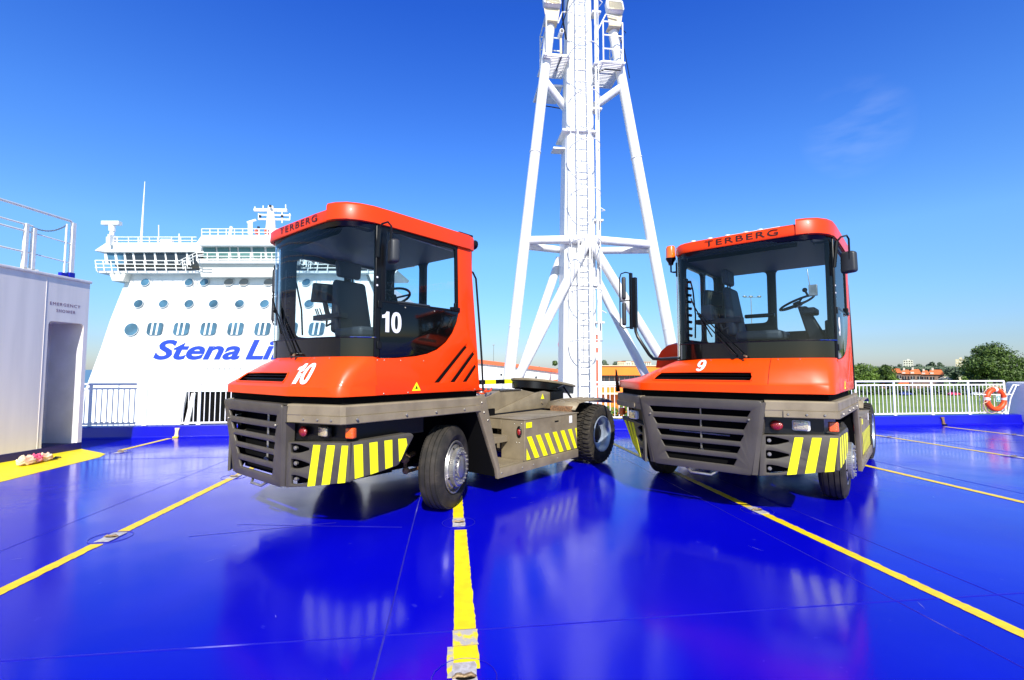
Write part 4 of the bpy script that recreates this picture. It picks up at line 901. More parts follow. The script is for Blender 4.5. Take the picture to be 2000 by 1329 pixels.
def wheel(tr, x, y, s, R, wd, steer, rear, dual=False):
    m = Matrix.Translation((x, y, R)) @ Matrix.Rotation(steer, 4, 'Z') @ frame((0, 0, 0), (1, 0, 0), (0, 0, -s))    # local z = outward (s = +1 left side)
    r_ = .292; h_ = wd/2
    ty = MB()
    if not rear:
        prof = [(r_, -h_+.03), (r_+.03, -h_+.005), (R-.11, -h_-.008), (R-.05, -h_+.006), (R-.018, -h_+.03)]
        g = [-.085, -.03, .03, .085]
        for c in g: prof += [(R-.002 if abs(c) < .05 else R-.006, c-.008), (R-.016, c-.006), (R-.016, c+.006), (R-.002 if abs(c) < .05 else R-.006, c+.008)]
        prof += [(R-.018, h_-.03), (R-.05, h_-.006), (R-.11, h_+.008), (r_+.03, h_-.005), (r_, h_-.03)]
        ty.lathe(prof, 72, m)
        for k in range(90):     # fine sipes
            a = 2*pi*k/90
            for sg_ in (-1, 1):
                ty.box((-.004, R-.045, sg_*(h_-.04)-.012), (.004, R-.012, sg_*(h_-.04)+.012), m @ Matrix.Rotation(a, 4, 'Z'))
        o = ty.build('tyre', 'tyre', tr, ang=28)
    else:
        prof = [(r_, -h_+.03), (r_+.03, -h_+.005), (R-.11, -h_-.008), (R-.05, -h_+.006), (R-.03, -h_+.03), (R-.022, 0), (R-.03, h_-.03), (R-.05, h_-.006), (R-.11, h_+.008), (r_+.03, h_-.005), (r_, h_-.03)]
        ty.lathe(prof, 64, m)
        for k in range(40):
            a = 2*pi*k/40
            for sg_ in (-1, 1):
                mm_ = m @ Matrix.Rotation(a+(sg_*.04), 4, 'Z')
                ty.hexa([(-.014, R-.06, sg_*(h_-.005)), (.022, R-.06, sg_*(h_-.005)), (.030, R-.035, sg_*.035), (-.004, R-.035, sg_*.035), (-.014, R-.012, sg_*(h_-.018)), (.022, R-.012, sg_*(h_-.018)), (.030, R, sg_*.035), (-.004, R, sg_*.035)], mm_)
        for k in range(80): ty.box((-.012, R-.03, -.022), (.012, R-.001, .022), m @ Matrix.Rotation(2*pi*k/80, 4, 'Z'))
        o = ty.build('tyre', 'tyre_tread', tr, ang=28)
    if s < 0 and not rear: pass
    rm = MB()
    if not rear:
        rm.lathe([(r_+.008, h_-.012), (r_+.004, h_-.002), (r_-.010, h_-.004), (r_-.018, h_-.03), (r_-.03, h_-.06), (r_-.04, h_-.02), (r_-.05, h_+.002), (.225, h_+.008)], 48, m)
        rm.build('rim', 'silver', tr)
        hb = MB(); hb.lathe([(.222, h_-.0), (.216, h_+.006), (.214, h_+.052), (.200, h_+.064), (.15, h_+.062), (.145, h_+.052), (.12, h_+.052), (.115, h_+.074), (.10, h_+.08), (0, h_+.082)], 48, m)
        for k in range(60):
            a = 2*pi*k/60; hb.box((.212, -.004, h_+.012), (.220, .004, h_+.050), m @ Matrix.Rotation(a, 4, 'Z'))
        for k in range(20):
            a = 2*pi*k/20; hb.tube([(.178*cos(a), .178*sin(a), h_+.060), (.178*cos(a), .178*sin(a), h_+.082)], .010, 6, m)
        hb.build('hub', 'silver', tr)
        hh = MB()
        for k in range(8):
            a = 2*pi*(k+.5)/8; c = ((r_-.058)*cos(a), (r_-.058)*sin(a), h_+.0015)
            hh.tube([Vector(c)+Vector((0, 0, -.002)), Vector(c)+Vector((0, 0, .009))], .014, 10, m)
        hh.build('hand_hole', 'black', tr)
    else:
        d = -.10 if s*1 else 0
        rm.lathe([(r_+.012, h_-.012), (r_+.008, h_-.0), (r_-.006, h_-.002), (r_-.014, h_-.03), (r_-.03, h_-.06), (r_-.032, h_-.13), (r_-.06, h_-.15), (.19, h_-.17), (.17, h_-.18)], 48, m)
        rm.build('rim', 'rim_blue', tr)
        hb = MB(); hb.lathe([(.19, h_-.19), (.18, h_-.175), (.13, h_-.17), (.12, h_-.10), (.10, h_-.085), (0, h_-.08)], 36, m)
        for k in range(10):
            a = 2*pi*k/10; hb.tube([(.157*cos(a), .157*sin(a), h_-.165), (.157*cos(a), .157*sin(a), h_-.125)], .014, 6, m)
        hb.build('hub', 'black', tr)
        if dual:
            t2 = MB(); m2 = m @ Matrix.Translation((0, 0, -wd-.04)); t2.lathe([(r_, -h_+.03), (R-.11, -h_), (R-.05, -h_+.006), (R-.01, -h_+.03), (R-.004, 0), (R-.01, h_-.03), (R-.05, h_-.006), (R-.11, h_), (r_, h_-.03)], 48, m2); t2.build('tyre', 'tyre_tread', tr)

def digits(txt, h, shear):      # bold sans numerals, centred
    parts = []; x = 0
    for ch in txt:
        if ch == '1': o, hl, w = [(.22, 0), (.43, 0), (.43, 1), (.27, 1), (.22, .90), (.14, .84), (.02, .82), (.02, .67), (.22, .69)], [], .55
        elif ch == '9':
            o = rounded([(.05, .20), (.09, .07), (.19, 0), (.31, -.02), (.44, .03), (.54, .15), (.60, .32), (.62, .52), (.60, .72), (.55, .87), (.46, .98), (.31, 1.02), (.17, .98), (.07, .87), (.02, .69), (.04, .52), (.12, .39), (.24, .33), (.34, .35), (.41, .42), (.40, .29), (.36, .18), (.30, .14), (.25, .17), (.23, .22)], .04, 2)
            hl, w = [[(.31+.105*cos(a), .675+.185*sin(a)) for a in [2*pi*i/24 for i in range(24)]]], .64
        else:
            el = lambda rx, ry: [(.31+rx*math.copysign(abs(cos(a))**.8, cos(a)), .5+ry*math.copysign(abs(sin(a))**.9, sin(a))) for a in [2*pi*i/36 for i in range(36)]]
            o, hl, w = el(.30, .515), [el(.105, .345)], .66
        tr = lambda P: [((x+a+shear*b_)*h, (b_-.5)*h) for a, b_ in P]
        parts.append(plate_mesh(tr(o), [tr(q_) for q_ in hl], .003, 0)); x += w
    mb = MB()
    for me in parts: mb.mesh(me, Matrix.Translation((-(x+shear)*h/2, 0, 0)))
    me = bpy.data.meshes.new('n'); me.from_pydata([tuple(v) for v in mb.v], [], mb.f); return me

def tractor(label, loc, yaw, steer, number, beacon):
    T = thing('terminal_tractor', label, 'tractor', (*loc, 0), R_(yaw), 'red terminal tractors on the blue deck')
    # ---------------- bumper
    mb = MB(); hwf = lambda z: .38+(z-.545)*.312; zs = [(1.16, 1.09), (1.027, .949), (.891, .816), (.761, .683), (.623, .545)]; vo = lambda z: z-.456
    holes = [[(-hwf(a)*1.0, vo(a)), (-hwf(b_)*.985+.01, vo(b_)), (hwf(b_)*.985-.01, vo(b_)), (hwf(a), vo(a))] for a, b_ in zs]
    mb.mesh(plate_mesh([(-.555, 0), (.555, 0), (.69, .816), (-.69, .816)], holes, .026, .007, .05, .012), frame((-.093, 0, .456), (0, 1, 0), (.083, 0, .816)))
    # returns to the sides
    for s in (1, -1):
        mb.hexa([(-.10, s*.545, .47), (-.07, s*.55, .47), (-.09, s*.60, .47), (-.17, s*.60, .47), (-.06, s*.675, 1.25), (-.012, s*.683, 1.25), (-.03, s*.715, 1.25), (-.12, s*.715, 1.25)])
    mb.box((-.10, -.68, 1.255), (-.035, .68, 1.266))
    mb.build('grille_panel', 'grey_steel', T, ang=50)
    mb = MB()
    for zz in (1.06, ):
        for y in (-.56, .55): bolt(mb, (-.012, y, zz), (1, 0, .1), .012)
    for y in (-.1, .1): pass
    mb.build('bolt_row', 'bolt_steel', T)
    mb = MB(); mb.box((-.36, -.62, .50), (-.22, .62, 1.24)); mb.build('radiator', 'black_matt', T)
    mb = MB(); mb.tube([(-.2, -.02, .6), (-.2, -.02, 1.18)], .012, 6); mb.tube([(-.2, -.4, .86), (-.2, .3, .85)], .009, 6); mb.tube([(-.2, -.03, .66), (-.17, .0, .66)], .02, 8); mb.build('tow_linkage', 'silver', T)
    path = [(-.045, .70), (-.24, 1.292), (-.28, 1.315), (-2.10, 1.33)]
    for s in (1, -1):
        mb = MB(); band(mb, path if s == 1 else [(-.045, .70), (-.575, 1.285), (-.62, 1.315), (-2.10, 1.33)], [(-.06, 1.100), (-.002, 1.100), (-.001, 1.165), (.004, 1.175), (.004, 1.255), (-.008, 1.27), (-.06, 1.272)], s)
        mb.build('bumper_rail', 'grey_frame', T, ang=25)
        mb = MB(); band(mb, [(-.10, .86), (-.245, 1.30), (-.28, 1.318), (-2.06, 1.332)] if s == 1 else [(-.16, .83), (-.58, 1.292), (-.62, 1.318), (-2.06, 1.332)], [(-.03, 1.098), (.012, 1.098), (.016, 1.105), (.014, 1.168), (-.03, 1.172)], s); mb.build('lower_flange', 'grey_frame', T, ang=25)
        mb = MB()
        for x, y in (((-.115, .90), (-.165, 1.06), (-.215, 1.21)) if s == 1 else ()): bolt(mb, (x+.012, s*(y+.004), 1.135), (.95, s*.31, 0), .013, .014)
        for x in (-.68 if s < 0 else -.38, -.95, -1.35, -1.78): bolt(mb, (x, s*1.345, 1.14), (0, s, 0), .013, .014)
        mb.build('bolt_row', 'bolt_steel', T)
        if s == 1:
            # pod: front plate with three notches, side plate, stripes
            P0 = Vector((-.078, .60, .466)); u = Vector((-.337+.078, 1.285-.60, 0)); L = u.length; u.normalize()
            F = frame((P0.x-.026-.028, P0.y, 0), u, (.058, .02, 1))        # plate x along the front, y = z
            if s < 0: F = Matrix.Diagonal((1, -1, 1, 1)) @ F
            def tear(z): return [(.070, z-.044), (.12, z-.046), (.18, z-.038), (.285, z-.006), (.285, z+.014), (.18, z+.038), (.12, z+.046), (.070, z+.044)]
            mb = MB(); mb.mesh(plate_mesh([(0.0, .466), (.30, .50), (L, .572), (L+.012, .93), (.40, .918), (.03, .905)], [tear(.847), tear(.700), tear(.548)], .03, .006, 0, .012), F)
            G = frame((-.340, 1.290, 0), (-1, .02, 0), (0, 0, 1)); G = (Matrix.Diagonal((1, -1, 1, 1)) if s < 0 else I4) @ G
            side = [(0, .572), (.39, .618), (.545, .642), (.735, .915), (.69, .948), (0, .93)]
            mb.mesh(plate_mesh(side, [], .03, .008, .03), G)
            mb.tube([(-.337, s*1.283, .578), (-.342, s*1.283, .924)], .017, 10)
            # top ledge
            mb.add([(-.078, s*.62, .902), (-.345, s*1.295, .927), (-1.02, s*1.30, .944), (-1.0, s*1.15, .94), (-.45, s*1.14, .922), (-.19, s*.60, .9)], [(0, 1, 4, 5), (1, 2, 3, 4)])
            mb.build('bumper_pod', 'grey_steel', T, ang=30)
            mb = MB(); mb.hexa([(-.205, s*.62, .48), (-.43, s*1.22, .585), (-.50, s*1.22, .585), (-.35, s*.6, .48), (-.18, s*.62, .89), (-.41, s*1.24, .915), (-.50, s*1.22, .915), (-.35, s*.6, .89)])
            mb.hexa([(-.40, s*1.18, .59), (-.40, s*1.27, .59), (-.86, s*1.28, .65), (-.86, s*1.18, .65), (-.40, s*1.18, .92), (-.40, s*1.27, .92), (-1.0, s*1.28, .935), (-1.0, s*1.18, .935)])
            mb.build('pod_backing', 'black_matt', T)
            mb = MB(); 
            for z in (.847, .700, .548):
                p = F @ Vector((.105, z, -.0)); nn = (F.to_3x3() @ Vector((0, 0, 1))); nn = nn if nn.x > 0 else -nn
                mb.tube([p-nn*.03, p-nn*.004], .020, 8); mb.tube([p-nn*.004, p+nn*.002], .012, 6)
            mb.build('bolt_row', 'bolt_steel', T)
            nf = F.to_3x3() @ Vector((0, 0, 1)); off = .0185 if nf.x > 0 else -.0185
            yt = [(.916, .99), (1.064, 1.143), (1.214, 1.278)]; yb = [(.844, .925), (.996, 1.082), (1.162, 1.24)]; k = L/(1.285-.60)
            for (a, b_), (c, d) in zip(yt, yb):
                fu = lambda y: (y-.60)*k
                zt = lambda y: .893+(y-.9)*.03; zb_ = lambda y: .497+(y-.84)*.17
                mb = MB(); Q = [(fu(c), zb_(c)), (fu(d), zb_(d)), (fu(b_), zt(b_)), (fu(a), zt(a))]
                mb.prism(Q, min(off*.8, off), max(off*.8, off), F); mb.build('warning_stripe', 'yellow_film', T)
            ng = G.to_3x3() @ Vector((0, 0, 1)); og = .0185 if ng.y*s > 0 else -.0185
            for Q in ([(.037, .90), (.055, .592), (.143, .600), (.128, .90)], [(.202, .902), (.22, .604), (.305, .615), (.29, .903)], [(.37, .903), (.388, .628), (.47, .640), (.46, .903)], [(.534, .903), (.55, .675), (.575, .70), (.645, .83), (.63, .897)]):
                mb = MB(); mb.prism(Q[::-1], min(og*.8, og), max(og*.8, og), G); mb.build('warning_stripe', 'yellow_film', T)
        else:      # the right corner is swept back far more steeply
            U = Vector((-.555, -.60, 0)).normalized(); F = frame((-.075, -.66, 0), U, (0, 0, 1)); nf = F.to_3x3() @ Vector((0, 0, 1)); sg = 1 if nf.x > 0 else -1
            mb = MB(); mb.mesh(plate_mesh([(-.02, .462), (.06, .472), (.42, .64), (.57, .80), (.79, .925), (.76, .945), (-.01, .908)], [[(.05, z-.04), (.12, z-.04), (.22, z), (.12, z+.04), (.05, z+.04)] for z in (.85, .74)]+[[(.05, .54), (.10, .55), (.14, .59), (.10, .61), (.05, .61)]], .03, .006, 0, .012), F)
            mb.add([(-.075, -.64, .908), (-.62, -1.24, .945), (-.70, -1.1, .94), (-.2, -.6, .9)], [(0, 1, 2, 3)]); mb.build('bumper_pod', 'grey_steel', T, ang=30)
            mb = MB(); mb.prism([(.0, .48), (.40, .66), (.66, .90), (0, .90)], -sg*.05, -sg*.12, F); mb.build('pod_backing', 'black_matt', T)
            for (a, b_, c, d) in ((.69, .30, .90, .62), (.545, .21, .90, .565), (.42, .13, .90, .53)):
                mb = MB(); mb.prism([(a, c), (a-.075, c), (b_-.02, d-.03 if b_ < .3 else d-.045), (b_+.075, d)], sg*.0155, sg*.0185, F); mb.build('warning_stripe', 'yellow_film', T)
        # lamp recess and lamps
        mb = MB(); band(mb, [(-.07, .66), (-.33, 1.255), (-1.32, 1.25)] if s == 1 else [(-.07, .66), (-.60, 1.24), (-1.32, 1.25)], [(-.11, .915), (-.075, .915), (-.075, 1.10), (-.11, 1.10)], s); 
        band(mb, [(-.02, .70), (-.25, 1.285), (-1.3, 1.29)] if s == 1 else [(-.05, .70), (-.58, 1.27), (-1.3, 1.29)], [(-.13, 1.085), (-.01, 1.092), (-.01, 1.097), (-.13, 1.097)], s); mb.build('lamp_panel', 'black', T)
        if s == 1: mb = MB(); mb.sphere((-.166, s*.779, 1.004), .06, 8, (.5, 1.05, .88)); mb.build('marker_lamp', 'red_lens', T)
        hl = MB(); hl.mesh(plate_mesh(rounded([(-.07, -.043), (.07, -.043), (.07, .043), (-.07, .043)], .018), [], .05, .008), frame((-.262, .99, 1.010) if s == 1 else (-.235, -.90, 1.01), (0, 1, 0) if s == 1 else (.5, .86, 0), (0, 0, 1))); hd = hl.build('headlight', 'clear_lens', T)
        mb = MB(); mb.mesh(plate_mesh([(-.082, -.054), (.082, -.054), (.082, .054), (-.082, .054)], [], .04, .004, .02), frame((-.275, .99, 1.010) if s == 1 else (-.247, -.893, 1.01), (0, 1, 0) if s == 1 else (.5, .86, 0), (0, 0, 1))); mb.build('headlight_rim', 'white_rail' if number == '9' else 'black', hd)
        mb = MB(); mb.mesh(plate_mesh(rounded([(-.045, -.05), (.045, -.05), (.04, .05), (-.045, .05)], .015), [], .06, .012), frame((-.375 if s == 1 else -.64, s*1.262, 1.008), (-.35*1, s*.95, 0), (0, 0, 1))); mb.build('indicator', 'orange_lens', T)
        # dark inner structure above the rail
        # side leg, sill bar
        mb = MB(); mb.mesh(plate_mesh([(1.99, 1.16), (2.02, 1.272), (2.14, 1.295), (2.18, 1.22), (2.433, .36), (2.425, .238), (2.405, .238), (2.38, .35), (2.03, 1.115)], [], .055, .006), (Matrix.Diagonal((1, -1, 1, 1)) if s < 0 else I4) @ frame((0, 1.305, 0), (-1, 0, 0), (0, 0, 1)))
        mb.build('side_leg', 'grey_frame', T)
        mb = MB(); mb.mesh(plate_mesh([(2.432, .238), (2.432, .358), (4.335, .358), (4.335, .238)], [], .05, .005), frame((0, s*1.30, 0), (-1, 0, 0), (0, 0, 1)))
        mb.build('sill_bar', 'grey_frame', T)
        mb = MB()
        for x in (2.47, 2.9, 3.15, 3.75): bolt(mb, (-x, s*1.326, .30), (0, s, 0), .012, .008)
        for x, z in ((2.09, 1.2), (2.2, .98), (2.13, 1.08)): bolt(mb, (-x, s*1.333, z), (0, s, 0), .012, .01)
        mb.build('bolt_row', 'bolt_steel', T)
        mb = MB(); mb.hexa([(-2.06, s*.55, 1.10), (-2.06, s*1.27, 1.10), (-2.40, s*1.27, .26), (-2.40, s*.55, .26), (-2.12, s*.55, 1.14), (-2.12, s*1.27, 1.14), (-2.43, s*1.27, .30), (-2.43, s*.55, .30)]); mb.build('mudguard', 'black_matt', T)
        # equipment box
        mb = MB()
        if s == 1: mb.box((-4.35, .88, .362), (-2.995, 1.296, .905)); mb.box((-4.35, .60, .76), (-2.995, .878, .905)); mb.box((-4.34, .62, .40), (-3.2, .876, .758))
        else: mb.box((-4.35, -1.296, .362), (-2.60, -.55, .905))
        mb.build('equipment_box', 'grey_frame', T, bevel=.006)
        mb = MB(); mb.box((-4.40, min(s*.56, s*1.302), .907), (-2.985, max(s*.56, s*1.302), .918)); 
        for x in (-3.05, -3.5, -4.0, -4.3): bolt(mb, (x, s*1.2, .918), (0, 0, 1), .012, .006)
        mb.build('box_lid', 'grey_frame', T, bevel=.004)
        for i in range(7):
            xa = -3.035-.208*i; sh = .185; wd = .105; x1 = max(xa-wd, -4.33)
            if i < 6: Q = [(xa, .682), (x1, .682), (max(xa-wd-sh, -4.335), .372), (max(xa-sh, -4.33), .372)]
            else: Q = [(xa, .682), (-4.335, .682), (-4.335, .64), (-4.335, .52)]
            mb = MB(); mb.prism([(-a, b_) for a, b_ in Q], .0, .002, (Matrix.Diagonal((1, -1, 1, 1)) if s < 0 else I4) @ frame((0, 1.2985, 0), (-1, 0, 0), (0, 0, 1))); mb.build('warning_stripe', 'yellow_film', T)
        mb = MB(); mb.prism([(3.03, .372), (3.12, .372), (3.03, .53)], 0, .002, (Matrix.Diagonal((1, -1, 1, 1)) if s < 0 else I4) @ frame((0, 1.2985, 0), (-1, 0, 0), (0, 0, 1))); mb.prism([(3.02, .80), (3.15, .80), (3.15, .875), (3.02, .875)], 0, .003, (Matrix.Diagonal((1, -1, 1, 1)) if s < 0 else I4) @ frame((0, 1.2985, 0), (-1, 0, 0), (0, 0, 1))); mb.build('warning_stripe', 'yellow_film', T)
        # rear mudguard
        mb = MB(); G_ = [(-4.42, .95), (-4.55, 1.055), (-4.8, 1.075), (-5.55, 1.075), (-5.75, 1.0)]
        rows = [[(x, s*.62, z), (x, s*1.22, z)] for x, z in G_]; mb.grid(rows, False)
        for y in (.72, .84, .96, 1.08, 1.18): mb.tube([(-4.56, s*y, 1.062), (-4.8, s*y, 1.082), (-5.5, s*y, 1.082)], .012, 5)
        mb.build('rear_mudguard', 'grey_frame', T, solid=.01, fix=True)
        mb = MB(); mb.box((-4.50, min(s*.75, s*1.15), .7), (-4.40, max(s*.75, s*1.15), 1.0)); mb.build('mudguard_bracket', 'rust', T, bevel=.01)
    # box details (left side)
    mb = MB(); mb.sphere((-2.992, 1.20, .745), .06, 10, (.35, .75, 1.35)); rl = mb.build('lamp_housing', 'black', T)
    mb = MB(); mb.sphere((-2.982, 1.205, .745), .038, 10, (.6, .8, 1.2)); mb.build('reflector', 'red_lens', rl)
    mb = MB(); mb.box((-3.82, 1.297, .822), (-3.72, 1.3, .842)); mb.build('latch_slot', 'black', T)
    mb = MB(); mb.box((-4.20, 1.297, .775), (-4.12, 1.3, .885)); mb.build('label_plate', 'white_print', T)
    mb = MB()
    for z in (.74, .70, .72, .66): bolt(mb, (-3.60-.02*(z > .7), 1.297, z), (0, 1, 0), .006, .004)
    for x, y, z in ((-2.995, 1.24, .86), (-2.995, 1.12, .85), (-2.995, 1.15, .60), (-2.995, 1.2, .60), (-2.995, .65, .86)): bolt(mb, (x, y, z), (1, 0, 0), .008, .006)
    mb.build('bolt_row', 'bolt_steel', T)
    # steps
    mb = MB(); mb.box((-2.99, .72, .345), (-2.44, 1.272, .368)); 
    for i in range(16):
        for j in range(3): mb.box((-2.97+i*.034, 1.19+j*.026, .368), (-2.955+i*.034, 1.20+j*.026, .374))
    mb.build('step_tread', 'grey_frame', T, bevel=.003)
    mb = MB(); mb.box((-2.99, .60, .655), (-2.44, 1.0, .685)); mb.box((-2.99, .97, .60), (-2.44, 1.0, .655)); mb.build('step_shelf', 'grey_frame', T, bevel=.003)
    mb = MB(); mb.box((-3.2, .55, .30), (-2.12, .585, 1.02)); mb.build('step_back', 'black_matt', T)
    # ---------------- chassis
    mb = MB(); mb.box((-1.12, -1.04, .60), (-.50, 1.04, 1.25)); mb.box((-2.12, -.62, .62), (-1.12, .62, 1.25)); mb.prism([(-2.10, -1.24), (-.62, -1.24), (-.12, -.72), (-.11, .70), (-.30, 1.24), (-2.10, 1.24)], 1.18, 1.335); mb.box((-.55, -.55, .50), (-.3, .55, .60)); mb.box((-1.15, -.98, .47), (-.56, .86, .60)); mb.box((-2.35, -.55, .42), (-1.15, .60, .62))
    mb.build('front_chassis', 'black_matt', T)
    mb = MB()
    for s in (1, -1): mb.box((-6.05, s*.46-.05, .62), (-2.1, s*.46+.05, .93))
    mb.box((-2.5, -.5, .55), (-2.1, .5, .9)); mb.box((-6.1, -.6, .6), (-6.0, .6, .95)); mb.box((-4.0, -.5, .5), (-3.2, .5, .64)); mb.build('chassis_frame', 'black', T, bevel=.01)
    mb = MB(); mb.tube([(-1.70, -.95, .475), (-1.70, .95, .475)], .07, 10); mb.tube([(-5.2, -.95, .5), (-5.2, .95, .5)], .09, 10); mb.sphere((-5.2, 0, .5), .24, 10, (1, .9, 1)); mb.tube([(-1.95, -.9, .42), (-1.95, .9, .42)], .022, 8); mb.build('axle', 'black', T)
    mb = MB(); mb.sphere((-1.28, .92, .60), .05, 8); mb.sphere((-1.26, .96, .48), .04, 8); mb.tube([(-1.5, .8, .62), (-1.28, .92, .6), (-1.2, .88, .63)], .028, 8); mb.tube([(-1.6, .85, .45), (-1.27, .97, .47)], .02, 8); mb.tube([(-1.3, .9, .45), (-1.3, .9, .66)], .02, 8); mb.build('steering_linkage', 'rust', T)
    mb = MB(); mb.tube([(-.15, -.2, .47), (-.08, -.1, .41), (-.08, .12, .41), (-.15, .2, .47)], .014, 8); mb.build('tow_eye', 'silver', T)
    # ramps and coupling plate
    mb = MB(); mb.prism([(2.3, .93), (2.45, .96), (3.45, 1.262), (4.05, 1.262), (4.42, 1.20), (4.85, 1.0), (4.9, .93)], -.44, .44, frame((0, 0, 0), (-1, 0, 0), (0, 0, 1))); mb.build('ramp_deck', 'grey_frame', T, bevel=.006)
    mb = MB(); mb.box((-4.0, -.46, 1.264), (-3.47, .46, 1.275))
    for y in (.4, .25, .1, -.05): bolt(mb, (-3.52, y, 1.275), (0, 0, 1), .013, .008)
    mb.build('ramp_plate', 'grey_steel', T)
    for s in (1, -1):
        mb = MB(); mb.mesh(plate_mesh([(2.9, .925), (3.25, .935), (4.40, 1.205), (4.62, 1.225), (4.82, 1.19), (4.86, 1.02), (4.66, .935)], [], .03, .004, .03), frame((0, s*.465, 0), (-1, 0, 0), (0, 0, 1))); mb.tube([(-4.55, s*.46, 1.03), (-4.55, s*.50, 1.03)], .022, 10); mb.build('side_wedge', 'grey_frame', T)
    mb = MB(); mb.prism([(4.52, 1.09), (4.62, 1.09), (4.57, 1.18)], 0, .002, frame((0, .482, 0), (-1, 0, 0), (0, 0, 1))); mb.build('warning_triangle', 'yellow_film', T)
    pts = [(-4.55, -.30), (-4.46, -.16), (-4.44, 0), (-4.46, .16), (-4.55, .30), (-4.72, .41), (-4.95, .45), (-5.25, .45), (-5.55, .42), (-5.75, .36), (-5.82, .22), (-5.5, .12), (-5.2, .05), (-5.1, 0), (-5.2, -.05), (-5.5, -.12), (-5.82, -.22), (-5.75, -.36), (-5.55, -.42), (-5.25, -.45), (-4.95, -.45), (-4.72, -.41)]
    tl = Matrix.Translation((-5.12, 0, 1.36)) @ Matrix.Rotation(R_(-7), 4, 'Y') @ Matrix.Translation((5.0, 0, 0))
    mb = MB(); mb.mesh(plate_mesh(pts, [], .045, .012), tl); fw_ = mb.build('coupling_plate', 'grey_frame', T)
    mb = MB(); mb.prism([(x*.96-.2, y*.94) for x, y in pts], -.15, -.03, tl); mb.build('coupling_skirt', 'black', fw_)
    mb = MB(); mb.box((-5.2, -.5, .93), (-4.8, .5, 1.2)); mb.tube([(-5.6, .46, 1.0), (-5.2, .5, 1.3), (-5.0, .5, 1.25)], .02, 8); mb.build('coupling_stand', 'black', fw_)
    # stop beam with yellow and black bands, hoses
    for i, mm in enumerate(('black', 'yellow_film', 'black', 'yellow_film', 'black')):
        mb = MB(); a, b_ = (-3.9, -4.28, -4.57, -4.83, -5.2, -5.36)[i:i+2]; mb.box((b_+.001, -.66, 1.325), (a, -.58, 1.405)); mb.build('buffer_band', mm, T)
    mb = MB(); mb.box((-5.3, -.65, 1.05), (-5.22, -.59, 1.324)); mb.box((-4.05, -.65, .9), (-3.97, -.59, 1.324)); mb.build('buffer_post', 'black', T)
    for k_, (mm, z) in enumerate((('red', 1.30), ('life_orange', 1.27), ('white_print', 1.25), ('red_lens', 1.32))):
        mb = MB(); pts_ = []
        for i in range(30):
            a = i*.75+k_; pts_.append((-2.25-.035*i+.03*cos(a), .42-.06*k_+.05*sin(a), z+.035*cos(a*1.1)))
        mb.tube(pts_, .013, 6); mb.build('air_hose', mm, T)
    mb = MB(); mb.box((-2.30, .0, .95), (-2.14, 1.1, 1.25)); mb.build('valve_panel', 'black', T, bevel=.01)
    # ---------------- hood
    mb = MB(); rows = [[Vector((c[0][0], c[0][1], 1.345)) for c in HC], [Vector((c[0][0], c[0][1], 1.43)) for c in HC]]+[[hood_pt(i, t) for i in range(len(HC))] for t in HT]
    skip = [(3, 8), (3, 9)]
    mb.grid(rows, True, skip=skip)
    n = len(HC); top = [hood_pt(i, 1) for i in range(10, n)]+[Vector((-2.02, -.33, 1.66)), Vector((-.6, -.33, 1.72)), Vector((-.42, -.33, 1.72))]
    mb.add(top, [list(range(len(top)))])
    mb.add([hood_pt(i, 1) for i in range(0, 11)]+[(-.7, -.3, 1.70), (-.7, 1.29, 1.70)], [list(range(13))])
    hood = mb.build('hood', 'red_hood_lit', T, ang=42, solid=0)
    a_, b_ = hood_pt(8, .1), hood_pt(10, .1); c_, d_ = hood_pt(8, .43), hood_pt(10, .43); e_, g_ = hood_pt(9, .1), hood_pt(9, .43)
    mb = MB(); back = Vector((-.09, 0, .0)); lift = Vector((0, 0, 0))
    ring = [a_, e_, b_, d_, g_, c_]; mb.add(ring+[p+back for p in ring], [(0, 1, 7, 6), (1, 2, 8, 7), (2, 3, 9, 8), (3, 4, 10, 9), (4, 5, 11, 10), (5, 0, 6, 11), (6, 7, 8, 9, 10, 11)]); mb.build('air_intake', 'black_matt', hood)
    mb = MB()
    for i in range(1, 3):
        t = .1+.33*i/3; mb.tube([hood_pt(8, t)+back*.4, hood_pt(9, t)+back*.4, hood_pt(10, t)+back*.4], .006, 6)
    mb.build('intake_slat', 'black', hood)
    mb = MB(); lip = [a_.lerp(c_, .5)]
    mb.tube([p+Vector((.001, 0, 0)) for p in (a_.lerp(e_, .02), e_, b_.lerp(e_, .02), b_.lerp(d_, .5)+Vector((0, -.006, 0)), d_.lerp(g_, .02), g_, c_.lerp(g_, .02), a_.lerp(c_, .5)+Vector((0, .006, 0)))], .008, 8, closed=True); mb.build('intake_lip', 'red_hood_lit', hood)
    mb = MB(); mb.tube([hood_pt(6, t)+Vector((.002, .001, 0)) for t in HT]+[], .0025, 5); mb.build('panel_gap', 'black', hood)
    # small wing plate at the right front corner
    mb = MB(); mb.mesh(plate_mesh([(0, 0), (.10, 0), (.02, .30), (0, .32)], [], .015, .003), frame((-.60, -1.335, 1.28), (-1, .1, 0), (0, 0, 1))); mb.build('corner_plate', 'black', T)
    mb = MB(); rows = []
    for k in range(9):
        a = pi*k/8; rows.append([(-.95, -.62+.27*cos(a), 1.62+.33*sin(a)), (-1.02, -.62+.29*cos(a), 1.62+.35*sin(a)), (-1.9, -.62+.29*cos(a), 1.62+.35*sin(a))])
    mb.grid(rows); mb.add([r[0] for r in rows], [list(range(9))]); mb.build('engine_cover', 'red', T)
    # left side panel with louvres
    out_ = [(.60, 1.345), (.60, 1.704), (.85, 1.712), (1.10, 1.735), (1.26, 1.765), (1.40, 1.815), (1.53, 1.90), (1.63, 2.01), (1.70, 2.14), (1.735, 2.263), (1.70, 3.045), (1.93, 3.045), (1.95, 2.69), (2.048, 1.776), (2.09, 1.345)]
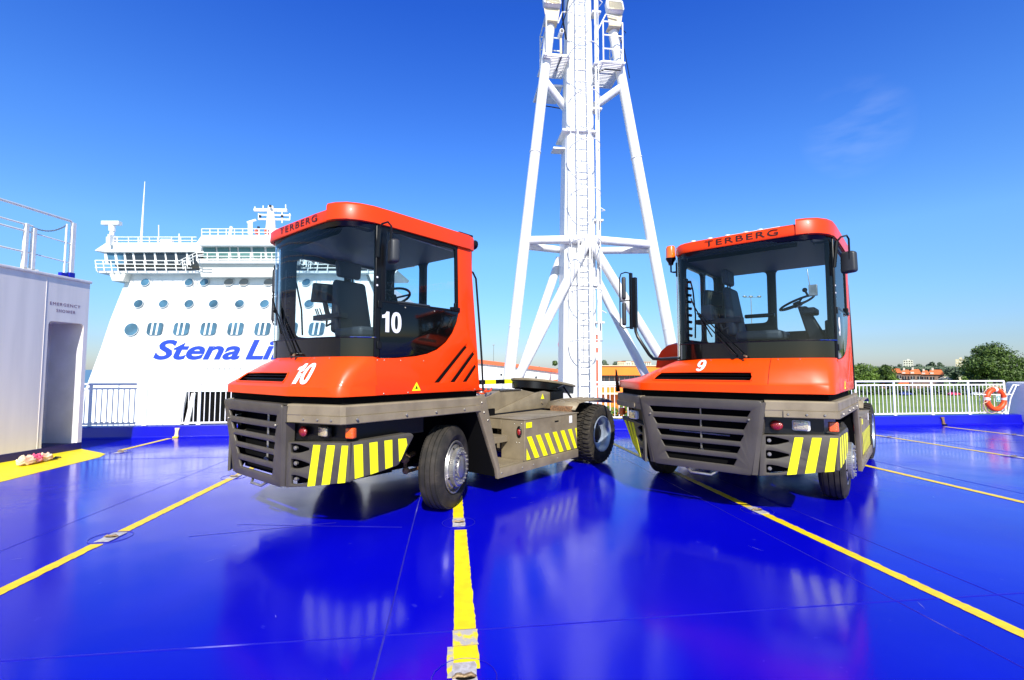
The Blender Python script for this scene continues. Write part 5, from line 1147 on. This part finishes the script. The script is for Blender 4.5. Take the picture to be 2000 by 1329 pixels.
    lv = [[(1.36, 1.452), (1.44, 1.452), (1.87, 1.85), (1.865, 1.90), (1.79, 1.845)], [(1.60, 1.452), (1.69, 1.452), (2.005, 1.77), (1.995, 1.83), (1.93, 1.78)], [(1.80, 1.452), (1.88, 1.452), (2.035, 1.61), (2.03, 1.68), (1.96, 1.62)]]
    X = frame((0, 1.285, 0), (-1, 0, 0), (0, 0, 1))
    mb = MB(); mb.mesh(plate_mesh(out_, lv, .035, .006), X); sp = mb.build('side_panel', 'red', T, ang=40)
    mb = MB()
    for L_ in lv:
        mb.prism([(a+.01, b_-.0) for a, b_ in L_], -.03, .003, X)
    mb.build('louvre_recess', 'red', sp)
    for Q in ([(1.36, 1.44), (1.42, 1.44), (1.87, 1.86), (1.84, 1.875)], [(1.60, 1.44), (1.66, 1.44), (2.0, 1.78), (1.975, 1.80)], [(1.80, 1.44), (1.855, 1.44), (2.03, 1.63), (2.01, 1.65)]):
        mb = MB(); mb.prism(Q, .001, .007, X); mb.build('louvre_gap', 'black_matt', sp)
    mb = MB(); mb.mesh(plate_mesh([(-.36, 1.345), (1.25, 1.345), (1.25, 1.64), (.33, 1.60), (-.3, 1.7)], [], .03, .004), frame((-1.99, 0, 0), (0, 1, 0), (0, 0, 1))); mb.build('rear_panel', 'red', T)
    for x in (-1.09, ):
        mb = MB(); mb.prism([(1.05, 1.375), (1.165, 1.375), (1.11, 1.465)], .0, .0025, frame((0, 1.3035, 0), (-1, 0, 0), (0, 0, 1))); mb.build('warning_triangle', 'yellow_film', T)
        mb = MB(); mb.prism([(1.09, 1.395), (1.125, 1.395), (1.109, 1.43)], .0, .003, frame((0, 1.3045, 0), (-1, 0, 0), (0, 0, 1))); mb.build('triangle_mark', 'black_print', T)
    mb = MB()
    for x in (-.62, -.70, -.9, -1.2): bolt(mb, (x, 1.303, 1.688), (0, 1, 0), .006, .004)
    for y in (.1, .45, .8, 1.0): bolt(mb, (hood_x(y, 1.70)+.004, y, 1.705), (1, 0, .3), .006, .004)
    for x in (-.7, -1.0, -2.0): bolt(mb, (x, 1.303, 1.36), (0, 1, 0), .008, .005)
    mb.build('bolt_row', 'bolt_steel', T)
    # ---------------- cab
    mb = MB(); mb.grid([[(x, y, 1.722) for x, y in WS], [(x, y, 1.905) for x, y in WS]]); mb.grid([[(x-.03, y-.02 if y > .5 else y+.02, 1.722) for x, y in WS], [(x-.03, y-.02 if y > .5 else y+.02, 1.905) for x, y in WS]]); mb.build('scuttle_panel', 'black_gloss', T, ang=60)
    mb = MB(); mb.tube([(x+.003, y, 1.908) for x, y in WS[1:-1]], .007, 6); mb.build('windscreen_seal', 'black', T)
    mb = MB(); mb.tube([(-.60, 1.302, 1.91), (-.555, 1.285, 1.91), (-.48, 1.24, 1.91), (-.40, 1.17, 1.91)], .005, 6); mb.build('trim_strip', 'chrome', T)
    mb = MB(); rows = [[(x+.012*k, y, 1.912+(3.03-1.912)*k) for x, y in WS[1:-1]] for k in (0, .33, .66, 1)]; mb.grid(rows); mb.build('windscreen', 'windscreen', T, ang=80, fix=True)
    mb = MB(); mb.box((-.71, 1.215, 1.72), (-.625, 1.298, 3.03)); mb.box((-.645, 1.262, 1.72), (-.585, 1.304, 3.03)); mb.build('door_pillar', 'black', T, bevel=.008)
    mb = MB(); 
    for z in (2.50, 2.42): mb.tube([(-.60, 1.303, z), (-.60, 1.309, z)], .010, 8)
    mb.build('pillar_glint', 'white_print', T)  # white dots painting two light reflections on the black pillar
    mb = MB(); mb.tube([(-.43, -.345, 1.72), (-.43, -.345, 3.0)], .020, 12); mb.build('corner_tube', 'chrome', T)
    mb = MB(); mb.box((-.50, -.345, 1.72), (-.43, -.30, 3.03)); mb.build('corner_pillar', 'black', T)
    # door: black lower panel, frame, window
    mb = MB(); mb.mesh(plate_mesh([(.645, 1.712), (.85, 1.72), (1.10, 1.745), (1.25, 1.775), (1.39, 1.825), (1.52, 1.91), (1.62, 2.02), (1.69, 2.15), (1.722, 2.262), (.645, 2.262)], [], .03, .004), frame((0, 1.288, 0), (-1, 0, 0), (0, 0, 1))); door = mb.build('door', 'black_gloss', T)
    mb = MB(); mb.mesh(plate_mesh([(.645, 2.262), (1.722, 2.262), (1.70, 3.045), (.645, 3.045)], [[(.70, 2.285), (1.682, 2.285), (1.665, 2.985), (.70, 2.99)]], .03, .004, 0, .03), frame((0, 1.286, 0), (-1, 0, 0), (0, 0, 1))); mb.build('window_frame', 'black', door)
    mb = MB(); mb.add([(-.70, 1.288, 2.285), (-1.682, 1.288, 2.285), (-1.665, 1.288, 2.985), (-.70, 1.288, 2.99)], [(0, 1, 2, 3)]); mb.build('door_window', 'side_glass', door)
    mb = MB(); mb.tube([(-.72, 1.27, 3.0), (-1.64, 1.27, 2.97)], .007, 6); mb.build('window_channel', 'silver', door)
    mb = MB(); mb.box((-1.73, 1.28, 2.27), (-1.60, 1.32, 2.31)); mb.box((-1.70, 1.28, 2.27), (-1.66, 1.315, 2.36)); mb.build('door_handle', 'black', door, bevel=.004)
    for z in (2.20, 1.80):
        mb = MB(); mb.box((-.66, 1.296, z), (-.61, 1.316, z+.07)); mb.build('hinge', 'black', door, bevel=.004)
    mb = MB()
    for x in (-.95, -1.35): bolt(mb, (x, 1.303, 2.235), (0, 1, 0), .008, .005)
    mb.build('bolt_row', 'bolt_steel', door)
    mb = MB(); mb.box((-1.30, 1.26, 2.245), (-.86, 1.30, 2.30)); mb.build('sill_pad', 'dark_plastic', door, bevel=.015)
    # cab walls
    mb = MB(); mb.mesh(plate_mesh([(.46, 1.66), (1.95, 1.60), (1.95, 3.03), (.46, 3.03)], [[(.60, 1.98), (1.25, 1.98), (1.25, 2.93), (.60, 2.93)], [(1.33, 1.98), (1.83, 1.98), (1.83, 2.96), (1.33, 2.96)]], .05, .005, 0, .08), frame((0, -.32, 0), (-1, 0, 0), (0, 0, 1))); cw = mb.build('cab_wall', 'black', T)
    mb = MB(); mb.add([(-.5, -.335, 1.9), (-1.9, -.335, 1.9), (-1.9, -.335, 3.0), (-.5, -.335, 3.0)], [(0, 1, 2, 3)]); mb.build('side_window', 'side_glass', cw)
    mb = MB(); mb.mesh(plate_mesh([(-.34, 1.60), (1.28, 1.60), (1.28, 3.03), (-.34, 3.03)], [[(-.22, 2.26), (.36, 2.26), (.36, 2.99), (-.22, 2.99)], [(.47, 2.12), (1.08, 2.12), (1.08, 3.0), (.47, 3.0)]], .05, .005, 0, .07), frame((-1.94, 0, 0), (0, 1, 0), (0, 0, 1))); cr_ = mb.build('cab_wall', 'black', T)
    mb = MB(); mb.add([(-1.945, -.25, 2.2), (-1.945, .40, 2.2), (-1.945, .40, 3.0), (-1.945, -.25, 3.0)], [(0, 1, 2, 3)]); mb.build('rear_window', 'side_glass', cr_)
    mb = MB(); mb.box((-1.92, -.29, 1.73), (-.66, 1.255, 1.87)); mb.box((-1.92, 1.10, 1.87), (-1.35, 1.255, 2.20)); mb.box((-.66, -.27, 1.73), (-.45, 1.15, 1.86)); mb.build('cab_floor', 'dark_plastic', T, bevel=.02)
    mb = MB(); mb.box((-1.92, -.30, 2.985), (-.62, 1.27, 3.02)); mb.box((-.62, -.26, 2.985), (-.36, 1.12, 3.02)); mb.build('headliner', 'cab_grey', T)
    mb = MB(); mb.grid([[(-.36, y, 2.93), (-.40, y, 2.99)] for y in (-.2, .2, .6, 1.0)]); mb.build('sun_blind', 'black', T)
    # roof
    foot = [(-.222, -.10), (-.216, .2), (-.214, .5), (-.216, .8), (-.225, 1.0), (-.255, 1.12), (-.32, 1.21), (-.42, 1.275), (-.56, 1.31), (-.75, 1.318), (-1.3, 1.322), (-1.88, 1.322), (-1.98, 1.28), (-1.985, .5), (-1.98, -.31), (-1.9, -.36), (-.9, -.36), (-.45, -.355), (-.34, -.33), (-.265, -.27), (-.235, -.2)]
    cx_, cy_ = -1.1, .48
    def ring_(z, ins, f=foot): return [(x-(x-cx_)/max(.3, abs(x-cx_))*min(ins, abs(x-cx_)), y-(y-cy_)/max(.3, abs(y-cy_))*min(ins, abs(y-cy_)), z) for x, y in f]
    mb = MB(); rows = [ring_(3.03, .03), ring_(3.028, .006), ring_(3.04, 0), ring_(3.13, .004), ring_(3.15, .02), ring_(3.158, .06), ring_(3.165, .25)]
    mb.grid(rows, True, closed=True); mb.add(rows[-1], [list(range(len(foot)))]); roof = mb.build('roof', 'red', T, ang=50)
    mb = MB(); mb.grid([ring_(2.985, .05), ring_(3.03, .035)], True, closed=True); mb.add(ring_(3.0, .05), [list(range(len(foot)))]); mb.build('roof_gutter', 'black', roof)
    fs_ = [(-.215, 1.015), (-.24, 1.12), (-.305, 1.215), (-.41, 1.282), (-.55, 1.318), (-.75, 1.327), (-1.3, 1.33), (-1.87, 1.33), (-1.985, 1.29), (-1.99, 1.015)]
    mb = MB(); rows = [[(x, y, 3.031) for x, y in fs_], [(x, y, 3.17) for x, y in fs_], [(x-.012*(x > -.5), y-.012*(y > 1.1), 3.197) for x, y in fs_], [(x-.05*(x > -.5), max(1.02, y-.05), 3.205) for x, y in fs_]]
    mb.grid(rows, True, closed=True); mb.add(rows[-1], [list(range(len(fs_)))]); mb.build('roof_hump', 'red', roof, ang=50)
    mb = MB(); me = text_mesh('TERBERG', .1, .001, off=0, spacing=1.18); xs = [v.co.x for v in me.vertices]; ys_ = [v.co.y for v in me.vertices]; a, b_ = min(xs), max(xs); c, d = min(ys_), max(ys_)
    for v in me.vertices: v.co.x = .075+(v.co.x-a)/(b_-a)*.775; v.co.y = 3.058+(v.co.y-c)/(d-c)*.068
    mb.mesh(me, frame((-.2115, 0, 0), (0, 1, 0), (0, 0, 1))); mb.build('roof_lettering', 'black_print', roof)
    mb = MB(); 
    for y in (-.1, .1, .3, .5, .65): mb.tube([(-.32, y, 3.16), (-.32, y, 3.18)], .03, 8)
    mb.box((-.36, .3, 3.155), (-.30, .85, 3.172)); mb.build('roof_fitting', 'white_paint', roof, bevel=.003)
    # numbers
    mb = MB(); me = digits(number, .205, 0); mb.mesh(me, frame((-.785 if len(number) > 1 else -.80, 1.306, 2.07), (-1, 0, 0), (0, 0, 1))); mb.build('door_number', 'white_print', door)
    big = number == '10'; me = digits(number, .195, -.04) if big else digits(number, .165, .10)
    yc, zc, hz = (.82, 1.555, 1.0) if big else (.01, 1.640, .78)
    N_ = []
    for v in me.vertices:
        y = yc+v.co.x*(1.02); z = zc+v.co.y*hz; N_.append((hood_x(y, min(1.715, z))+(.009 if big else .013)+v.co.z, y, z+.004))
    mb = MB(); mb.add(N_, [list(p.vertices) for p in me.polygons]); bpy.data.meshes.remove(me); mb.build('hood_number', 'white_print', hood)
    # mirrors
    mb = MB(); mb.tube([(-.60, 1.30, 2.70), (-.60, 1.33, 2.98)], .02, 8); mb.tube([(-.60, 1.33, 2.97), (-.60, 1.37, 3.02), (-.63, 1.42, 3.035), (-.66, 1.435, 3.0), (-.66, 1.435, 2.78)], .010, 8); mr_ = mb.build('mirror_arm', 'black', T)
    mb = MB(); mb.mesh(plate_mesh(rounded([(-.075, -.12), (.075, -.115), (.07, .115), (-.07, .12)], .035), [], .085, .022), frame((-.70, 1.425, 2.755), (.35, 1, 0), (0, 0, 1))); mb.build('mirror_housing', 'dark_plastic', mr_, ang=50)
    mb = MB(); mb.tube([(-.42, -.33, 1.74), (-.66, -.68, 1.735), (-.76, -.84, 1.745), (-.79, -.91, 1.80), (-.79, -1.08, 2.06), (-.79, -1.11, 2.14), (-.79, -1.12, 2.25)], .023, 10); mb.box((-.82, -1.15, 2.20), (-.76, -1.09, 2.92)); mb.box((-.84, -1.20, 2.18), (-.78, -1.17, 3.0))
    mb.tube([(-.80, -1.18, 2.99), (-.80, -1.26, 3.02), (-.81, -1.34, 3.01), (-.82, -1.37, 2.95), (-.82, -1.37, 2.24), (-.81, -1.31, 2.20), (-.80, -1.18, 2.21)], .009, 6); mb.tube([(-.80, -1.18, 2.60), (-.80, -1.36, 2.60)], .009, 6); mr_ = mb.build('mirror_arm', 'black', T)
    for z in (2.79, 2.41):
        mb = MB(); mb.mesh(plate_mesh(rounded([(-.075, -.165), (.075, -.165), (.075, .165), (-.075, .165)], .03), [], .06, .02), frame((-.84, -1.315, z), (.88, .47, 0), (0, 0, 1))); mb.build('mirror_housing', 'dark_plastic', mr_, ang=50)
    # wipers
    for dy in (0, -.09):
        mb = MB(); p0 = Vector((-.245, .46+dy, 1.755)); p1 = Vector((-.232, -.02+dy*.3, 2.27)); mb.tube([p0, p0+Vector((.025, -.01, .02)), p1], [.012, .009, .006], 6)
        if dy: pass
        mb.tube([p0-Vector((.03, 0, 0)), p0+Vector((.03, 0, 0))], .018, 8); w_ = mb.build('wiper_arm', 'black', T)
    mb = MB(); mb.tube([(-.240, .12, 1.98), (-.236, -.08, 2.36), (-.25, -.12, 2.46)], .008, 6); mb.tube([(-.236, .0, 2.24), (-.225, -.02, 2.22)], .02, 6); mb.build('wiper_blade', 'black_matt', w_)
    mb = MB(); mb.tube([(-.23, .46, 1.755), (-.19, .5, 1.74)], .012, 6); mb.build('washer_nozzle', 'bronze', T)
    # rear grab rail and lamp
    mb = MB(); mb.tube([(-1.93, 1.25, 2.78), (-1.99, 1.27, 2.775), (-2.03, 1.285, 2.70), (-2.09, 1.295, 2.1), (-2.125, 1.30, 1.70), (-2.15, 1.30, 1.34), (-2.12, 1.2, 1.33)], .013, 8); mb.build('grab_rail', 'black', T)
    mb = MB(); mb.tube([(-1.97, 1.22, 3.14), (-2.03, 1.22, 3.14)], .05, 14); mb.tube([(-2.03, 1.22, 3.14), (-2.07, 1.22, 3.135), (-2.08, 1.22, 3.135)], [.05, .062, .055], 14); mb.box((-1.98, 1.12, 3.10), (-1.75, 1.28, 3.225)); mb.build('work_lamp', 'black', T, bevel=.006)
    if beacon:
        mb = MB(); mb.tube([(-.50, -.34, 2.86), (-.50, -.42, 2.86), (-.50, -.46, 2.87), (-.5, -.46, 2.96)], .012, 8); mb.lathe([(.0, 2.955), (.03, 2.96), (.035, 2.99), (.062, 3.03), (.066, 3.05)], 20, Matrix.Translation((-.50, -.46, 0))); bc = mb.build('beacon_bracket', 'black', T)
        mb = MB(); mb.lathe([(.062, 3.05), (.060, 3.18), (.05, 3.205), (0, 3.21)], 20, Matrix.Translation((-.50, -.46, 0))); mb.build('beacon', 'amber', bc)
        mb = MB(); mb.box((-.46, -.36, 2.78), (-.40, -.34, 2.96)); mb.build('bracket_plate', 'black', bc)
    # ---------------- interior
    mb = MB(); mb.box((-1.31, .22, 1.95), (-.79, .74, 2.07)); mb.build('seat', 'cab_grey', T, bevel=.04, segs=3)
    mb = MB(); mb.hexa([(-1.31, .12, 2.02), (-.79, .12, 2.02), (-.79, .25, 2.02), (-1.31, .25, 2.02), (-1.26, .06, 2.66), (-.84, .06, 2.66), (-.84, .15, 2.66), (-1.26, .15, 2.66)]); mb.build('backrest', 'cab_grey', T, bevel=.045, segs=3)
    mb = MB(); mb.hexa([(-1.20, .05, 2.70), (-.90, .05, 2.70), (-.90, .13, 2.70), (-1.20, .13, 2.70), (-1.22, .04, 2.90), (-.88, .04, 2.90), (-.88, .12, 2.90), (-1.22, .12, 2.90)]); mb.build('headrest', 'cab_grey', T, bevel=.03, segs=3)
    mb = MB(); mb.tube([(-1.1, .1, 2.6), (-1.1, .09, 2.72)], .01, 6); mb.tube([(-1.0, .1, 2.6), (-1.0, .09, 2.72)], .01, 6); mb.box((-1.2, .3, 1.85), (-.9, .65, 1.96)); mb.build('seat_base', 'black', T)
    mb = MB(); mb.box((-1.38, .2, 2.28), (-1.32, .56, 2.33)); mb.build('armrest', 'black', T, bevel=.015)
    sw = frame((-1.13, .85, 2.41), (1, 0, 0), (-.05, .9, .38))
    mb = MB(); mb.tube([(.195*cos(2*pi*i/32), .195*sin(2*pi*i/32), 0) for i in range(32)], .014, 8, sw, closed=True)
    for a in (.5, 2.6, 4.7): mb.tube([(0, 0, -.02), (.19*cos(a), .19*sin(a), 0)], .011, 6, sw)
    mb.tube([(0, 0, -.05), (0, 0, .01)], .045, 12, sw); mb.tube([(.12, .15, 0), (.12, .15, .06)], .012, 6, sw); mb.sphere((.12, .15, .08), .028, 8, mtx=sw); stw = mb.build('steering_wheel', 'black', T)
    mb = MB(); mb.hexa([(-1.20, 1.0, 1.86), (-1.0, 1.0, 1.86), (-1.0, 1.2, 1.86), (-1.20, 1.2, 1.86), (-1.16, .86, 2.36), (-1.08, .86, 2.36), (-1.08, .96, 2.36), (-1.16, .96, 2.36)]); mb.box((-1.28, .92, 2.25), (-.98, 1.06, 2.33)); mb.build('steering_column', 'dark_plastic', T, bevel=.02)
    mb = MB(); mb.mesh(plate_mesh([(-.17, -.11), (.17, -.11), (.15, .12), (-.15, .12)], [], .05, .01, .02), frame((-.84, -.05, 2.50), (-.93, .36, 0), (0, .12, 1))); mn = mb.build('monitor', 'dark_plastic', T)
    mb = MB(); mb.mesh(plate_mesh([(-.15, -.09), (.15, -.09), (.135, .10), (-.135, .10)], [], .005, .001, .01), frame((-.831, -.023, 2.503), (-.93, .36, 0), (0, .12, 1))); mb.build('screen', 'ship_glass_dark', mn)
    mb = MB(); mb.tube([(-.82, -.04, 2.40), (-.84, -.02, 2.28), (-.86, .0, 2.22)], .03, 8); mb.box((-.92, -.27, 2.19), (-.80, .30, 2.25)); mb.box((-1.0, .14, 2.02), (-.84, .26, 2.19))
    for y in (-.2, -.16, -.1): mb.tube([(-.82, y, 2.25), (-.80, y-.02, 2.33)], .008, 6)
    mb.tube([(-.8, .05, 2.17), (-.78, .08, 2.1), (-.8, .15, 2.13)], .014, 6); mb.build('control_console', 'dark_plastic', T, bevel=.01)
    if beacon: mb = MB(); mb.box((-.535, 1.07, 2.40), (-.50, 1.15, 2.52)); mb.tube([(-.52, 1.08, 2.52), (-.52, 1.06, 2.70)], .005, 6); mb.build('radio', 'silver', T, bevel=.006)
    mb = MB()
    for i in range(9): mb.tube([(-.47, -.20+.0*i, 2.02+.085*i), (-.50, -.28, 2.04+.085*i)], .02, 6)
    mb.box((-.50, -.29, 1.95), (-.45, -.24, 2.75)); mb.tube([(-.48, -.2, 2.7), (-.55, -.2, 2.6), (-.62, -.2, 2.3), (-.65, -.22, 2.0)], .01, 6); mb.build('cable_loom', 'black', T)
    if beacon: mb = MB(); mb.box((-.62, -.1, 2.2), (-.52, .03, 2.4)); mb.build('control_unit', 'cab_grey', T, bevel=.01)
    # ---------------- wheels
    wheel(T, -1.72, 1.10, 1, .475, .275, steer, False); wheel(T, -1.72, -1.10, -1, .475, .275, steer, False)
    wheel(T, -5.20, 1.15, 1, .50, .29, 0, True, True); wheel(T, -5.20, -1.15, -1, .50, .29, 0, True, True)
    return T
tractor('red terminal tractor number 10 on the left, front wheel turned out, ferry behind it', (-2.083, 5.247), 224.14, R_(23), '10', False)
tractor('red terminal tractor number 9 on the right with an amber beacon and tall mirror', (2.763, 5.163), 222.43, R_(1.5), '9', True)
